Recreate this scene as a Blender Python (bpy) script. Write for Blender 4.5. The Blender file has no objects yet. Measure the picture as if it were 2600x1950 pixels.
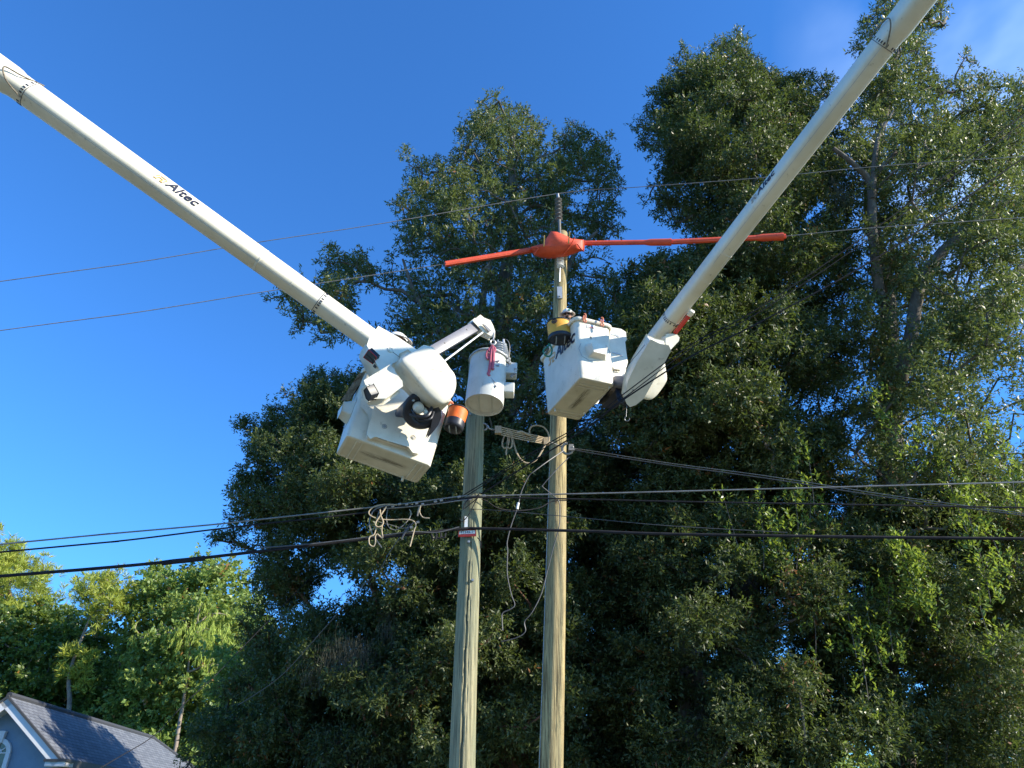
import bpy, bmesh, math, random
import numpy as np
from mathutils import Vector, Matrix

# ------------------------------------------------------------------ camera, sky, sun
S = bpy.context.scene
COL = S.collection
PITCH = math.radians(30); FPX = 1950.0; EYE = Vector((0, 0, 1.7))
cd = bpy.data.cameras.new('camera'); cam = bpy.data.objects.new('camera', cd); COL.objects.link(cam)
cam.location = EYE; cam.rotation_euler = (math.pi/2+PITCH, 0, 0)
cd.sensor_width = 36; cd.lens = 36*FPX/2600; cd.clip_end = 3000; cd.clip_start = .05
S.camera = cam
SUN_AZ = 104.0; SUN_EL = 27.0
w = bpy.data.worlds.new('World'); S.world = w; w.use_nodes = True
nt = w.node_tree; nt.nodes.clear()
sky = nt.nodes.new('ShaderNodeTexSky'); sky.sky_type = 'NISHITA'; sky.sun_disc = False
sky.sun_elevation = math.radians(SUN_EL); sky.sun_rotation = math.radians(SUN_AZ)
sky.air_density = 1.0; sky.dust_density = .35; sky.ozone_density = 3.2; sky.altitude = 0
hs = nt.nodes.new('ShaderNodeHueSaturation'); hs.inputs['Saturation'].default_value = 1.0
tn = nt.nodes.new('ShaderNodeMixRGB'); tn.blend_type = 'MULTIPLY'; tn.inputs[0].default_value = 1; tn.inputs[2].default_value = (.35, .80, 1.28, 1)
nt.links.new(sky.outputs[0], tn.inputs[1]); nt.links.new(tn.outputs[0], hs.inputs['Color'])
# thin high cloud veil towards the sun side
tc = nt.nodes.new('ShaderNodeTexCoord')
mp = nt.nodes.new('ShaderNodeMapping'); mp.inputs['Scale'].default_value = (2.0, 1.1, 3.2); mp.inputs['Rotation'].default_value = (0, .5, .4)
nz = nt.nodes.new('ShaderNodeTexNoise'); nz.inputs['Scale'].default_value = 1.6; nz.inputs['Detail'].default_value = 5; nz.inputs['Roughness'].default_value = .5
nt.links.new(tc.outputs['Generated'], mp.inputs[0]); nt.links.new(mp.outputs[0], nz.inputs['Vector'])
dt = nt.nodes.new('ShaderNodeVectorMath'); dt.operation = 'DOT_PRODUCT'
cdv = Vector((.62, .42, .66)).normalized(); dt.inputs[1].default_value = cdv
nt.links.new(tc.outputs['Generated'], dt.inputs[0])
mr = nt.nodes.new('ShaderNodeMapRange'); mr.inputs[1].default_value = .93; mr.inputs[2].default_value = 1.0; mr.inputs[3].default_value = 0; mr.inputs[4].default_value = 1
nt.links.new(dt.outputs['Value'], mr.inputs[0])
mr2 = nt.nodes.new('ShaderNodeMapRange'); mr2.inputs[1].default_value = .40; mr2.inputs[2].default_value = .75; mr2.inputs[3].default_value = 0; mr2.inputs[4].default_value = .75
nt.links.new(nz.outputs[0], mr2.inputs[0])
mu = nt.nodes.new('ShaderNodeMath'); mu.operation = 'MULTIPLY'; nt.links.new(mr.outputs[0], mu.inputs[0]); nt.links.new(mr2.outputs[0], mu.inputs[1])
mx = nt.nodes.new('ShaderNodeMixRGB'); nt.links.new(mu.outputs[0], mx.inputs[0]); nt.links.new(hs.outputs[0], mx.inputs[1]); mx.inputs[2].default_value = (5.4, 7.0, 9.2, 1)
bg = nt.nodes.new('ShaderNodeBackground'); bg.inputs[1].default_value = .132
nt.links.new(mx.outputs[0], bg.inputs[0])
wo = nt.nodes.new('ShaderNodeOutputWorld'); nt.links.new(bg.outputs[0], wo.inputs[0])
az, el = math.radians(SUN_AZ), math.radians(SUN_EL)
SUND = Vector((math.sin(az)*math.cos(el), math.cos(az)*math.cos(el), math.sin(el)))
sl = bpy.data.lights.new('sun', 'SUN'); sl.energy = 4.9; sl.angle = math.radians(.53); sl.color = (1, .90, .74)
so = bpy.data.objects.new('sun', sl); COL.objects.link(so); so.rotation_euler = SUND.to_track_quat('Z', 'Y').to_euler()
S.view_settings.view_transform = 'Standard'; S.view_settings.look = 'None'; S.view_settings.gamma = 1
S.view_settings.exposure = 0.95
S.render.engine = 'CYCLES'
S.cycles.max_bounces = 8; S.cycles.transparent_max_bounces = 8

# ------------------------------------------------------------------ pixel -> ray helpers (photo pixels, 2600 x 1950)
R3 = Vector((1, 0, 0)); U3 = Vector((0, -math.sin(PITCH), math.cos(PITCH))); F3 = Vector((0, math.cos(PITCH), math.sin(PITCH)))
K = 2600/2212.0
def ray(px, py): return R3*((px-1300)/FPX) + U3*((975-py)/FPX) + F3
def P(px, py, Y):
    d = ray(px, py); return EYE + d*(Y/d.y)
def PZ(px, py, Z):
    d = ray(px, py); return EYE + d*((Z-EYE.z)/d.z)
def PP(px, py, p0, n):
    d = ray(px, py); return EYE + d*((p0-EYE).dot(n)/d.dot(n))
def PV(px, py, x0, Y0, s):
    d = ray(px, py); k = (Y0 + s*x0)/(d.y + s*d.x); return EYE + d*k
def camdir(a, b, c): return (R3*a + U3*b - F3*c).normalized()
def pix(p):
    d = Vector(p)-EYE; z = d.dot(F3); return (1300+FPX*d.dot(R3)/z, 975-FPX*d.dot(U3)/z)
def c1(x, y): return (820+x*.28329, 780+y*.28329)
def c2(x, y): return (1340+x*.32558, 560+y*.32558)
def c6(x, y): return (900+x*.27125, 1050+y*.27125)
def c7(x, y): return (1100+x*.33746, 200+y*.33746)
def c8(x, y): return (1160+x*.18083, 800+y*.18083)
def h8(x, y): return (1360+x*.14467, 760+y*.14467)
def r6(x, y): return (1560+x*.17483, 760+y*.17483)
def c3(x, y): return (x*.39180, 1300+y*.39180)
def b3(x, y): return (1100+x*.3919, 1300+y*.3919)
def l2(x, y): return (500+x*.42194, 1250+y*.42194)
def v(x, y): return (x*K, y*K)

# ------------------------------------------------------------------ object helpers
def tag(o, label=None, cat=None, group=None, kind=None):
    if label: o['label'] = label
    if cat: o['category'] = cat
    if group: o['group'] = group
    if kind: o['kind'] = kind
    return o
def thing(name, label, cat, loc, group=None):
    o = bpy.data.objects.new(name, None); COL.objects.link(o); o.location = loc; o.empty_display_size = .2
    return tag(o, label, cat, group)
def worldloc(o):
    l = Vector(o.location)
    return l
def link(name, me, mat, parent=None):
    o = bpy.data.objects.new(name, me); COL.objects.link(o)
    if mat:
        for m in (mat if isinstance(mat, (list, tuple)) else [mat]): me.materials.append(m)
    if parent is not None:
        o.parent = parent
        if parent.type == 'EMPTY': o.matrix_parent_inverse = Matrix.Translation(-Vector(parent.location))
    return o
class MB:
    def __init__(s): s.v = []; s.f = []; s.mi = []
    def add(s, vs, fs, mi=0):
        n = len(s.v); s.v += [tuple(x) for x in vs]; s.f += [tuple(i+n for i in f) for f in fs]; s.mi += [mi]*len(fs); return s
    def tube(s, pts, r, seg=8, caps=True, mi=0, flat=None):
        pts = [Vector(p) for p in pts]; n = len(pts)
        rr = r if isinstance(r, (list, tuple)) else [r]*n
        up = None; vs = []
        for i, p in enumerate(pts):
            t = (pts[min(i+1, n-1)]-pts[max(i-1, 0)])
            t = t.normalized() if t.length > 1e-9 else Vector((0, 0, 1))
            if up is None:
                up = Vector((0, 0, 1)) if abs(t.z) < .9 else Vector((0, 1, 0))
            a = up - t*up.dot(t)
            if a.length < 1e-5: a = t.orthogonal()
            a.normalize(); up = a; b = t.cross(a)
            for k in range(seg):
                th = 2*math.pi*k/seg; vs.append(p + (a*math.cos(th) + b*math.sin(th)*(flat or 1))*rr[i])
        fs = [(i*seg+k, i*seg+(k+1) % seg, (i+1)*seg+(k+1) % seg, (i+1)*seg+k) for i in range(n-1) for k in range(seg)]
        if caps: fs += [tuple(range(seg))[::-1], tuple((n-1)*seg+k for k in range(seg))]
        return s.add(vs, fs, mi)
    def box(s, c, hx, hy, hz, X=Vector((1, 0, 0)), Y=Vector((0, 1, 0)), Z=Vector((0, 0, 1)), mi=0, top=1.0):
        c = Vector(c); vs = []
        for dz in (-1, 1):
            k = top if dz > 0 else 1
            for dx, dy in ((-1, -1), (1, -1), (1, 1), (-1, 1)): vs.append(c + X*dx*hx*k + Y*dy*hy*k + Z*dz*hz)
        return s.add(vs, [(3, 2, 1, 0), (4, 5, 6, 7), (0, 1, 5, 4), (1, 2, 6, 5), (2, 3, 7, 6), (3, 0, 4, 7)], mi)
    def lathe(s, prof, o, Z, seg=32, mi=0, X=None):
        Z = Z.normalized(); X = (X or Z.orthogonal()).normalized(); Y = Z.cross(X); vs = []
        for r, z in prof:
            for k in range(seg):
                th = 2*math.pi*k/seg; vs.append(Vector(o) + Z*z + (X*math.cos(th)+Y*math.sin(th))*max(r, 1e-4))
        n = len(prof)
        fs = [(i*seg+k, i*seg+(k+1) % seg, (i+1)*seg+(k+1) % seg, (i+1)*seg+k) for i in range(n-1) for k in range(seg)]
        return s.add(vs, fs, mi)
    def torus(s, c, Z, R, r, seg=40, sg=10, mi=0, a0=0, a1=2*math.pi, X=None, sy=1):
        Z = Z.normalized(); X = (X or Z.orthogonal()).normalized(); Y = Z.cross(X)
        full = abs(a1-a0-2*math.pi) < 1e-3
        pts = [Vector(c)+X*R*math.cos(a0+(a1-a0)*i/seg)+Y*R*sy*math.sin(a0+(a1-a0)*i/seg) for i in range(seg+1)]
        return s.tube(pts, r, sg, not full, mi)
    def ball(s, c, rx, ry, rz, X=Vector((1, 0, 0)), Y=Vector((0, 1, 0)), Z=Vector((0, 0, 1)), nu=20, nv=12, mi=0, v0=-90, v1=90, fn=None):
        vs = []; c = Vector(c)
        for j in range(nv+1):
            ph = math.radians(v0+(v1-v0)*j/nv)
            for i in range(nu):
                th = 2*math.pi*i/nu; q = Vector((math.cos(th)*math.cos(ph)*rx, math.sin(th)*math.cos(ph)*ry, math.sin(ph)*rz))
                if fn: q = fn(q)
                vs.append(c + X*q.x + Y*q.y + Z*q.z)
        return s.add(vs, [(j*nu+i, j*nu+(i+1) % nu, (j+1)*nu+(i+1) % nu, (j+1)*nu+i) for j in range(nv) for i in range(nu)], mi)
    def mesh(s, name):
        me = bpy.data.meshes.new(name); me.from_pydata(s.v, [], s.f)
        if any(s.mi): me.polygons.foreach_set('material_index', s.mi)
        return me
    def build(s, name, mat, parent=None, smooth=40, bevel=0, seg=2, recalc=True, label=None):
        me = s.mesh(name)
        if bevel or recalc:
            bm = bmesh.new(); bm.from_mesh(me)
            if bevel:
                bmesh.ops.remove_doubles(bm, verts=bm.verts, dist=1e-5)
                es = [e for e in bm.edges if len(e.link_faces) == 2 and e.calc_face_angle(0) > .35]
                bmesh.ops.bevel(bm, geom=es, offset=bevel, segments=seg, profile=.5, affect='EDGES', clamp_overlap=True)
            bmesh.ops.recalc_face_normals(bm, faces=bm.faces); bm.to_mesh(me); bm.free()
        if smooth:
            me.polygons.foreach_set('use_smooth', [True]*len(me.polygons)); me.set_sharp_from_angle(angle=math.radians(smooth))
        o = link(name, me, mat, parent)
        if label: o['label'] = label
        return o
def ray_plate(mb, poly, p0, n, thick, mi=0, taper=None):
    fr = [PP(x, y, p0, n) for x, y in poly]
    ctr = sum(fr, Vector())/len(fr)
    bk = [(ctr+(q-ctr)*(taper or 1)) - n*thick for q in fr]; m = len(fr)
    mb.add(fr+bk, [tuple(range(m)), tuple(range(2*m-1, m-1, -1))] + [(i, (i+1) % m, m+(i+1) % m, m+i) for i in range(m)], mi); return mb
def dome(name, poly, cf, p0, n, thick, mat, parent, bulge=.05, sub=4):
    """moulded cover: rounded outline, gently domed face, full thickness behind"""
    fr = [PP(*cf(*q), p0, n) for q in poly]; m0 = len(fr); out = []
    for i in range(m0):
        a, b, c, d = fr[i-1], fr[i], fr[(i+1) % m0], fr[(i+2) % m0]
        for k in range(sub):
            t = k/sub; out.append(.5*((2*b)+(c-a)*t+(2*a-5*b+4*c-d)*t*t+(3*b-a-3*c+d)*t**3))
    ctr = sum(out, Vector())/len(out); m = len(out); vs = []
    rows = ((.02, 1), (.25, .97), (.5, .86), (.7, .68), (.84, .45), (.92, .22), (.97, -.05), (1.0, -.55), (1.0, -thick/bulge), (.93, -thick/bulge-.6), (.5, -thick/bulge-.7), (.02, -thick/bulge-.7))
    for sc, dp in rows: vs += [ctr+(q-ctr)*sc+n*dp*bulge for q in out]
    mb = MB(); mb.add(vs, [(i*m+k, i*m+(k+1) % m, (i+1)*m+(k+1) % m, (i+1)*m+k) for i in range(len(rows)-1) for k in range(m)]+[tuple(range(m)), tuple((len(rows)-1)*m+k for k in range(m))])
    return mb.build(name, mat, parent, smooth=50)
def smooth_path(pts, n=8):
    pts = [Vector(p) for p in pts]; out = []
    for i in range(len(pts)-1):
        p0 = pts[max(i-1, 0)]; p1 = pts[i]; p2 = pts[i+1]; p3 = pts[min(i+2, len(pts)-1)]
        for k in range(n):
            t = k/n
            out.append(.5*((2*p1)+(p2-p0)*t+(2*p0-5*p1+4*p2-p3)*t*t+(3*p1-p0-3*p2+p3)*t**3))
    out.append(pts[-1]); return out

# ------------------------------------------------------------------ materials
def mat_new(name):
    m = bpy.data.materials.new(name); m.use_nodes = True; t = m.node_tree; b = t.nodes['Principled BSDF']; return m, t, b
def N(t, typ, **kw):
    n = t.nodes.new(typ)
    for k, val in kw.items():
        if k in n.inputs: n.inputs[k].default_value = val
        else: setattr(n, k, val)
    return n
def noise_mat(name, c1_, c2_, scale=6, rough=.6, detail=5, stretch=(1, 1, 1), bump=.0, bscale=40, c3_=None, t3=(.6, .75), s3=14, metal=0, spec=.5, lo=.35, hi=.65, st3=(1, 1, 1)):
    m, t, b = mat_new(name); L = t.links.new
    tcn = N(t, 'ShaderNodeTexCoord'); mpn = N(t, 'ShaderNodeMapping'); mpn.inputs['Scale'].default_value = stretch
    L(tcn.outputs['Object'], mpn.inputs[0])
    n1 = N(t, 'ShaderNodeTexNoise', Scale=scale, Detail=detail, Roughness=.6); L(mpn.outputs[0], n1.inputs['Vector'])
    r = N(t, 'ShaderNodeMapRange'); r.inputs[1].default_value = lo; r.inputs[2].default_value = hi; L(n1.outputs[0], r.inputs[0])
    mixn = N(t, 'ShaderNodeMixRGB'); mixn.inputs[1].default_value = (*c1_, 1); mixn.inputs[2].default_value = (*c2_, 1); L(r.outputs[0], mixn.inputs[0]); out = mixn.outputs[0]
    if c3_:
        mp3 = N(t, 'ShaderNodeMapping'); mp3.inputs['Scale'].default_value = st3; L(tcn.outputs['Object'], mp3.inputs[0])
        n3 = N(t, 'ShaderNodeTexNoise', Scale=s3, Detail=8, Roughness=.7); L(mp3.outputs[0], n3.inputs['Vector'])
        r3 = N(t, 'ShaderNodeMapRange'); r3.inputs[1].default_value = t3[0]; r3.inputs[2].default_value = t3[1]; L(n3.outputs[0], r3.inputs[0])
        m3 = N(t, 'ShaderNodeMixRGB'); m3.inputs[2].default_value = (*c3_, 1); L(r3.outputs[0], m3.inputs[0]); L(out, m3.inputs[1]); out = m3.outputs[0]
    L(out, b.inputs['Base Color']); b.inputs['Roughness'].default_value = rough; b.inputs['Metallic'].default_value = metal; b.inputs['Specular IOR Level'].default_value = spec
    if bump:
        nb = N(t, 'ShaderNodeTexNoise', Scale=bscale, Detail=6); L(mpn.outputs[0], nb.inputs['Vector'])
        bp = N(t, 'ShaderNodeBump', Strength=bump, Distance=.02); L(nb.outputs[0], bp.inputs['Height']); L(bp.outputs[0], b.inputs['Normal'])
    return m
M = {}
M['white'] = noise_mat('white_fibreglass', (.74, .70, .585), (.62, .585, .475), 3, .40, c3_=(.33, .28, .20), t3=(.60, .78), s3=11, bump=.04, bscale=25)
M['boom'] = noise_mat('boom_gelcoat', (.73, .69, .57), (.62, .585, .47), 1.5, .38, c3_=(.22, .19, .14), t3=(.62, .76), s3=12, bump=.03, bscale=20)
M['tank'] = noise_mat('tank_paint', (.56, .57, .52), (.48, .49, .44), 4, .4, c3_=(.30, .25, .19), t3=(.60, .8), s3=18, st3=(1, 1, .3))
M['dark'] = noise_mat('dark_rubber', (.012, .014, .02), (.02, .022, .03), 8, .45)
M['cable'] = noise_mat('black_cable', (.014, .014, .016), (.026, .026, .03), 8, .8, spec=.15)
M['alu'] = noise_mat('weathered_wire', (.16, .155, .145), (.26, .25, .23), 10, .5, metal=.3)
M['darkwire'] = noise_mat('dark_wire', (.05, .05, .055), (.09, .09, .09), 10, .5)
M['steel'] = noise_mat('galvanised_steel', (.40, .40, .39), (.28, .28, .28), 20, .45, metal=.6)
M['jib'] = noise_mat('grey_jib_paint', (.17, .17, .19), (.13, .13, .15), 5, .4)
M['orange'] = noise_mat('orange_rubber', (.78, .095, .03), (.62, .07, .025), 5, .6, c3_=(.38, .07, .04), t3=(.56, .78), s3=16, bump=.15, bscale=30)
M['redtag'] = noise_mat('red_sheet', (.72, .05, .03), (.62, .045, .03), 10, .45)
M['dullsteel'] = noise_mat('dull_steel', (.16, .155, .14), (.10, .10, .09), 20, .7)
M['whitetag'] = noise_mat('white_decal', (.8, .8, .78), (.72, .72, .70), 20, .5)
M['ink'] = noise_mat('black_ink', (.012, .014, .03), (.02, .02, .04), 10, .4)
M['gold'] = noise_mat('gold_ink', (.68, .38, .10), (.60, .33, .09), 10, .4)
M['rope'] = noise_mat('tan_rope', (.52, .42, .28), (.36, .28, .18), 60, .8)
M['pink'] = noise_mat('pink_sling', (.50, .10, .12), (.38, .10, .16), 30, .8)
M['bagorange'] = noise_mat('orange_canvas', (.85, .16, .01), (.72, .12, .01), 10, .6, bump=.1)
M['bagyellow'] = noise_mat('yellow_canvas', (.72, .36, .03), (.62, .29, .03), 10, .6, bump=.1)
M['green'] = noise_mat('green_paint', (.03, .22, .14), (.02, .16, .1), 10, .5)
M['red'] = noise_mat('red_plastic', (.60, .03, .02), (.5, .025, .02), 8, .4)
M['salmon'] = noise_mat('orange_hook', (.75, .22, .10), (.65, .18, .08), 8, .5)
M['porc'] = noise_mat('grey_porcelain', (.30, .34, .38), (.22, .26, .30), 8, .2)
M['porcl'] = noise_mat('pale_polymer', (.45, .47, .49), (.38, .4, .42), 8, .35)
M['canvas'] = noise_mat('worn_canvas', (.25, .21, .15), (.14, .12, .09), 25, .9, bump=.5, bscale=60)
M['skin'] = noise_mat('skin', (.50, .26, .17), (.42, .21, .14), 20, .5)
M['hair'] = noise_mat('dark_hair', (.02, .015, .012), (.04, .03, .02), 60, .7)
M['shirt'] = noise_mat('grey_shirt', (.22, .24, .27), (.17, .18, .21), 12, .85)
M['trouser'] = noise_mat('navy_trousers', (.03, .04, .07), (.05, .06, .09), 12, .85)
M['glove'] = noise_mat('leather_glove', (.45, .33, .18), (.36, .26, .14), 20, .8)
M['helmet'] = noise_mat('white_helmet', (.80, .79, .74), (.74, .73, .68), 5, .3)
M['bark'] = noise_mat('grey_bark', (.085, .072, .058), (.17, .15, .125), 5, .95, stretch=(1, 1, .25), bump=.8, bscale=18, c3_=(.26, .26, .23), t3=(.55, .7), s3=5)
M['barkred'] = noise_mat('reddish_bark', (.09, .048, .03), (.20, .10, .06), 6, .95, stretch=(1.5, 1.5, .2), bump=1, bscale=16)
M['barkpale'] = noise_mat('pale_bark', (.30, .25, .20), (.20, .16, .13), 5, .9, stretch=(1, 1, .3), bump=.5)
M['moss'] = noise_mat('spanish_moss', (.11, .11, .075), (.07, .07, .05), 8, .95)
M['pins'] = noise_mat('wood_pins', (.62, .40, .12), (.5, .32, .1), 20, .7)

# bucket fibreglass with rubbed black scuffs on the underside
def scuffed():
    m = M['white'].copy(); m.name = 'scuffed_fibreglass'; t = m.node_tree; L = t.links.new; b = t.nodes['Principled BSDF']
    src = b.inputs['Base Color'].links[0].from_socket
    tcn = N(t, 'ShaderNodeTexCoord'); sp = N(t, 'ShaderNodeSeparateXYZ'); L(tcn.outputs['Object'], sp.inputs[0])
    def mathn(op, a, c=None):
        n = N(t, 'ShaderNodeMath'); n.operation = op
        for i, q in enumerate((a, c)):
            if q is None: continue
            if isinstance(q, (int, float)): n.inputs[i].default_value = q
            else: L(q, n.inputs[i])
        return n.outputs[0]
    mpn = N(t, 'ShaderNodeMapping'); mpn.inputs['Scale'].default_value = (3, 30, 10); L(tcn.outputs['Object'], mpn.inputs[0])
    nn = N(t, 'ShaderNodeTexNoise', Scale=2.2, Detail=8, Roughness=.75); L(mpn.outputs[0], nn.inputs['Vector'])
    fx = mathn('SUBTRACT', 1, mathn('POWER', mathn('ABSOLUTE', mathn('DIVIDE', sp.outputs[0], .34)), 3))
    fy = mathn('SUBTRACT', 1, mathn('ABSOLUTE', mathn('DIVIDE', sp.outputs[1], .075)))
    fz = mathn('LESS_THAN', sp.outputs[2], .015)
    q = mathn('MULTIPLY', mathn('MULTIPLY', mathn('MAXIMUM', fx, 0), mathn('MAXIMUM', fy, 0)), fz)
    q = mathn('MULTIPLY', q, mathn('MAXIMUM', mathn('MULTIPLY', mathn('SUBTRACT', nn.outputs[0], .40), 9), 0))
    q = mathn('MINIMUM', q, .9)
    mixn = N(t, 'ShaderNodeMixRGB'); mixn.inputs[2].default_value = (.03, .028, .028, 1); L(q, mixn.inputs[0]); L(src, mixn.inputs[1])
    # olive tone mixed unevenly over the underside
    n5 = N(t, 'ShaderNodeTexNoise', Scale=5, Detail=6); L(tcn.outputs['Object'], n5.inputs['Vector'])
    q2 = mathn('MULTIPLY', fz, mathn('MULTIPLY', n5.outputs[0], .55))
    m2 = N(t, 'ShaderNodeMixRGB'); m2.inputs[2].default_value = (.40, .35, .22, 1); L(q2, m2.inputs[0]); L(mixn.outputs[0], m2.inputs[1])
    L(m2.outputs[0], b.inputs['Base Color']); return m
M['bucket'] = scuffed()

def wood(name, ca, cb, cc, cknot):
    m, t, b = mat_new(name); L = t.links.new
    tcn = N(t, 'ShaderNodeTexCoord'); mpn = N(t, 'ShaderNodeMapping'); mpn.inputs['Scale'].default_value = (14, 14, .55); L(tcn.outputs['Object'], mpn.inputs[0])
    n1 = N(t, 'ShaderNodeTexNoise', Scale=2.2, Detail=8, Roughness=.65); L(mpn.outputs[0], n1.inputs['Vector'])
    cr = N(t, 'ShaderNodeValToRGB'); e = cr.color_ramp.elements; e[0].position = .40; e[0].color = (*cb, 1); e[1].position = .58; e[1].color = (*ca, 1); L(n1.outputs[0], cr.inputs[0])
    mp2 = N(t, 'ShaderNodeMapping'); mp2.inputs['Scale'].default_value = (2, 2, .35); L(tcn.outputs['Object'], mp2.inputs[0])
    n2 = N(t, 'ShaderNodeTexNoise', Scale=1.3, Detail=4); L(mp2.outputs[0], n2.inputs['Vector'])
    r2 = N(t, 'ShaderNodeMapRange'); r2.inputs[1].default_value = .42; r2.inputs[2].default_value = .62; L(n2.outputs[0], r2.inputs[0])
    mx_ = N(t, 'ShaderNodeMixRGB'); mx_.inputs[2].default_value = (*cc, 1); L(r2.outputs[0], mx_.inputs[0]); L(cr.outputs[0], mx_.inputs[1])
    mp3 = N(t, 'ShaderNodeMapping'); mp3.inputs['Scale'].default_value = (5, 5, 1.6); L(tcn.outputs['Object'], mp3.inputs[0])
    vo = N(t, 'ShaderNodeTexVoronoi', Scale=1.0); L(mp3.outputs[0], vo.inputs['Vector'])
    r3 = N(t, 'ShaderNodeMapRange'); r3.inputs[1].default_value = .13; r3.inputs[2].default_value = .06; L(vo.outputs['Distance'], r3.inputs[0])
    m3 = N(t, 'ShaderNodeMixRGB'); m3.inputs[2].default_value = (*cknot, 1); L(r3.outputs[0], m3.inputs[0]); L(mx_.outputs[0], m3.inputs[1])
    mp4 = N(t, 'ShaderNodeMapping'); mp4.inputs['Scale'].default_value = (60, 60, 1.2); L(tcn.outputs['Object'], mp4.inputs[0])
    n4 = N(t, 'ShaderNodeTexNoise', Scale=1.5, Detail=6, Roughness=.7); L(mp4.outputs[0], n4.inputs['Vector'])
    r4 = N(t, 'ShaderNodeMapRange'); r4.inputs[1].default_value = .54; r4.inputs[2].default_value = .65; L(n4.outputs[0], r4.inputs[0])
    m4 = N(t, 'ShaderNodeMixRGB'); m4.inputs[2].default_value = (cb[0]*.25, cb[1]*.25, cb[2]*.25, 1); L(r4.outputs[0], m4.inputs[0]); L(m3.outputs[0], m4.inputs[1])
    L(m4.outputs[0], b.inputs['Base Color']); b.inputs['Roughness'].default_value = .9
    bp = N(t, 'ShaderNodeBump', Strength=.9, Distance=.012); L(n4.outputs[0], bp.inputs['Height']); L(bp.outputs[0], b.inputs['Normal'])
    return m
M['woodgreen'] = wood('green_treated_pole', (.37, .33, .19), (.15, .145, .085), (.21, .225, .14), (.28, .13, .05))
M['woodtan'] = wood('tan_treated_pole', (.50, .40, .19), (.18, .135, .06), (.34, .275, .14), (.13, .09, .04))

def leaf_mat(name, ca, cb, trans, cyel=None, tf=.30, rough=.38, spec=.5):
    m = bpy.data.materials.new(name); m.use_nodes = True; t = m.node_tree; t.nodes.clear(); L = t.links.new
    at = N(t, 'ShaderNodeAttribute'); at.attribute_name = 'var'
    cr = N(t, 'ShaderNodeValToRGB'); e = cr.color_ramp.elements; e[0].color = (*ca, 1); e[1].color = (*cb, 1); e[1].position = .9
    if cyel:
        e2 = cr.color_ramp.elements.new(.965); e2.color = (*cyel, 1); e3 = cr.color_ramp.elements.new(.96); e3.color = (*cb, 1)
    L(at.outputs['Fac'], cr.inputs[0])
    pb = N(t, 'ShaderNodeBsdfPrincipled'); pb.inputs['Roughness'].default_value = rough; pb.inputs['Specular IOR Level'].default_value = spec; L(cr.outputs[0], pb.inputs['Base Color'])
    tr = N(t, 'ShaderNodeBsdfTranslucent'); tr.inputs[0].default_value = (*trans, 1)
    ms = N(t, 'ShaderNodeMixShader'); ms.inputs[0].default_value = tf; L(pb.outputs[0], ms.inputs[1]); L(tr.outputs[0], ms.inputs[2])
    o = N(t, 'ShaderNodeOutputMaterial'); L(ms.outputs[0], o.inputs[0]); return m
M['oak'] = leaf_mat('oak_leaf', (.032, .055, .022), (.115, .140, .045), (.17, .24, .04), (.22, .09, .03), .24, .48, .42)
M['oaklight'] = leaf_mat('young_sunlit_oak_leaf', (.042, .070, .028), (.150, .180, .065), (.21, .28, .055), (.28, .12, .05), .26, .46, .42)  # paler young leaves, with sunlit brightness put into the colour
M['oakb'] = leaf_mat('understorey_leaf', (.06, .11, .025), (.16, .22, .05), (.32, .44, .05), (.30, .14, .04), .3, .38)
M['bright'] = leaf_mat('shoot_leaf', (.10, .17, .03), (.17, .25, .05), (.38, .50, .06), None, .35, .4)
M['far'] = leaf_mat('maple_leaf', (.11, .19, .04), (.25, .32, .08), (.40, .52, .09), (.34, .16, .06), .3, .5)
M['pine'] = leaf_mat('pine_needle', (.20, .28, .04), (.40, .43, .06), (.50, .54, .08), None, .25, .5)
M['cyp'] = leaf_mat('cypress_needle', (.28, .38, .08), (.44, .52, .12), (.56, .64, .14), None, .35, .8, .15)
M['grass'] = noise_mat('grass_ground', (.13, .15, .05), (.22, .20, .10), .8, .95)
M['asphalt'] = noise_mat('asphalt', (.06, .06, .06), (.085, .082, .078), 3, .9, bump=.3, bscale=200)
M['concrete'] = noise_mat('pale_concrete', (.42, .39, .33), (.34, .32, .27), 1.5, .9)
M['stucco'] = noise_mat('blue_stucco', (.21, .30, .40), (.18, .265, .36), 3, .9, bump=.4, bscale=30)
M['trim'] = noise_mat('white_trim', (.72, .73, .74), (.66, .67, .68), 4, .6)
M['glass'] = noise_mat('window_glass', (.06, .075, .06), (.10, .11, .08), 2, .08, spec=.8)
M['fascia'] = noise_mat('dark_drip_edge', (.05, .05, .05), (.06, .06, .06), 4, .6)
def shingles():
    m, t, b = mat_new('roof_shingles'); L = t.links.new
    uv = N(t, 'ShaderNodeUVMap'); uv.uv_map = 'UVMap'
    br = N(t, 'ShaderNodeTexBrick'); br.inputs['Color1'].default_value = (.14, .155, .18, 1); br.inputs['Color2'].default_value = (.09, .102, .125, 1); br.inputs['Mortar'].default_value = (.04, .045, .055, 1)
    br.inputs['Scale'].default_value = 1; br.inputs['Mortar Size'].default_value = .012; br.inputs['Brick Width'].default_value = .34; br.inputs['Row Height'].default_value = .17; br.inputs['Bias'].default_value = -.1
    L(uv.outputs[0], br.inputs['Vector']); L(br.outputs['Color'], b.inputs['Base Color']); b.inputs['Roughness'].default_value = .95
    bp = N(t, 'ShaderNodeBump', Strength=.6, Distance=.02); L(br.outputs['Fac'], bp.inputs['Height']); bp.invert = True; L(bp.outputs[0], b.inputs['Normal']); return m
M['shingle'] = shingles()

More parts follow.
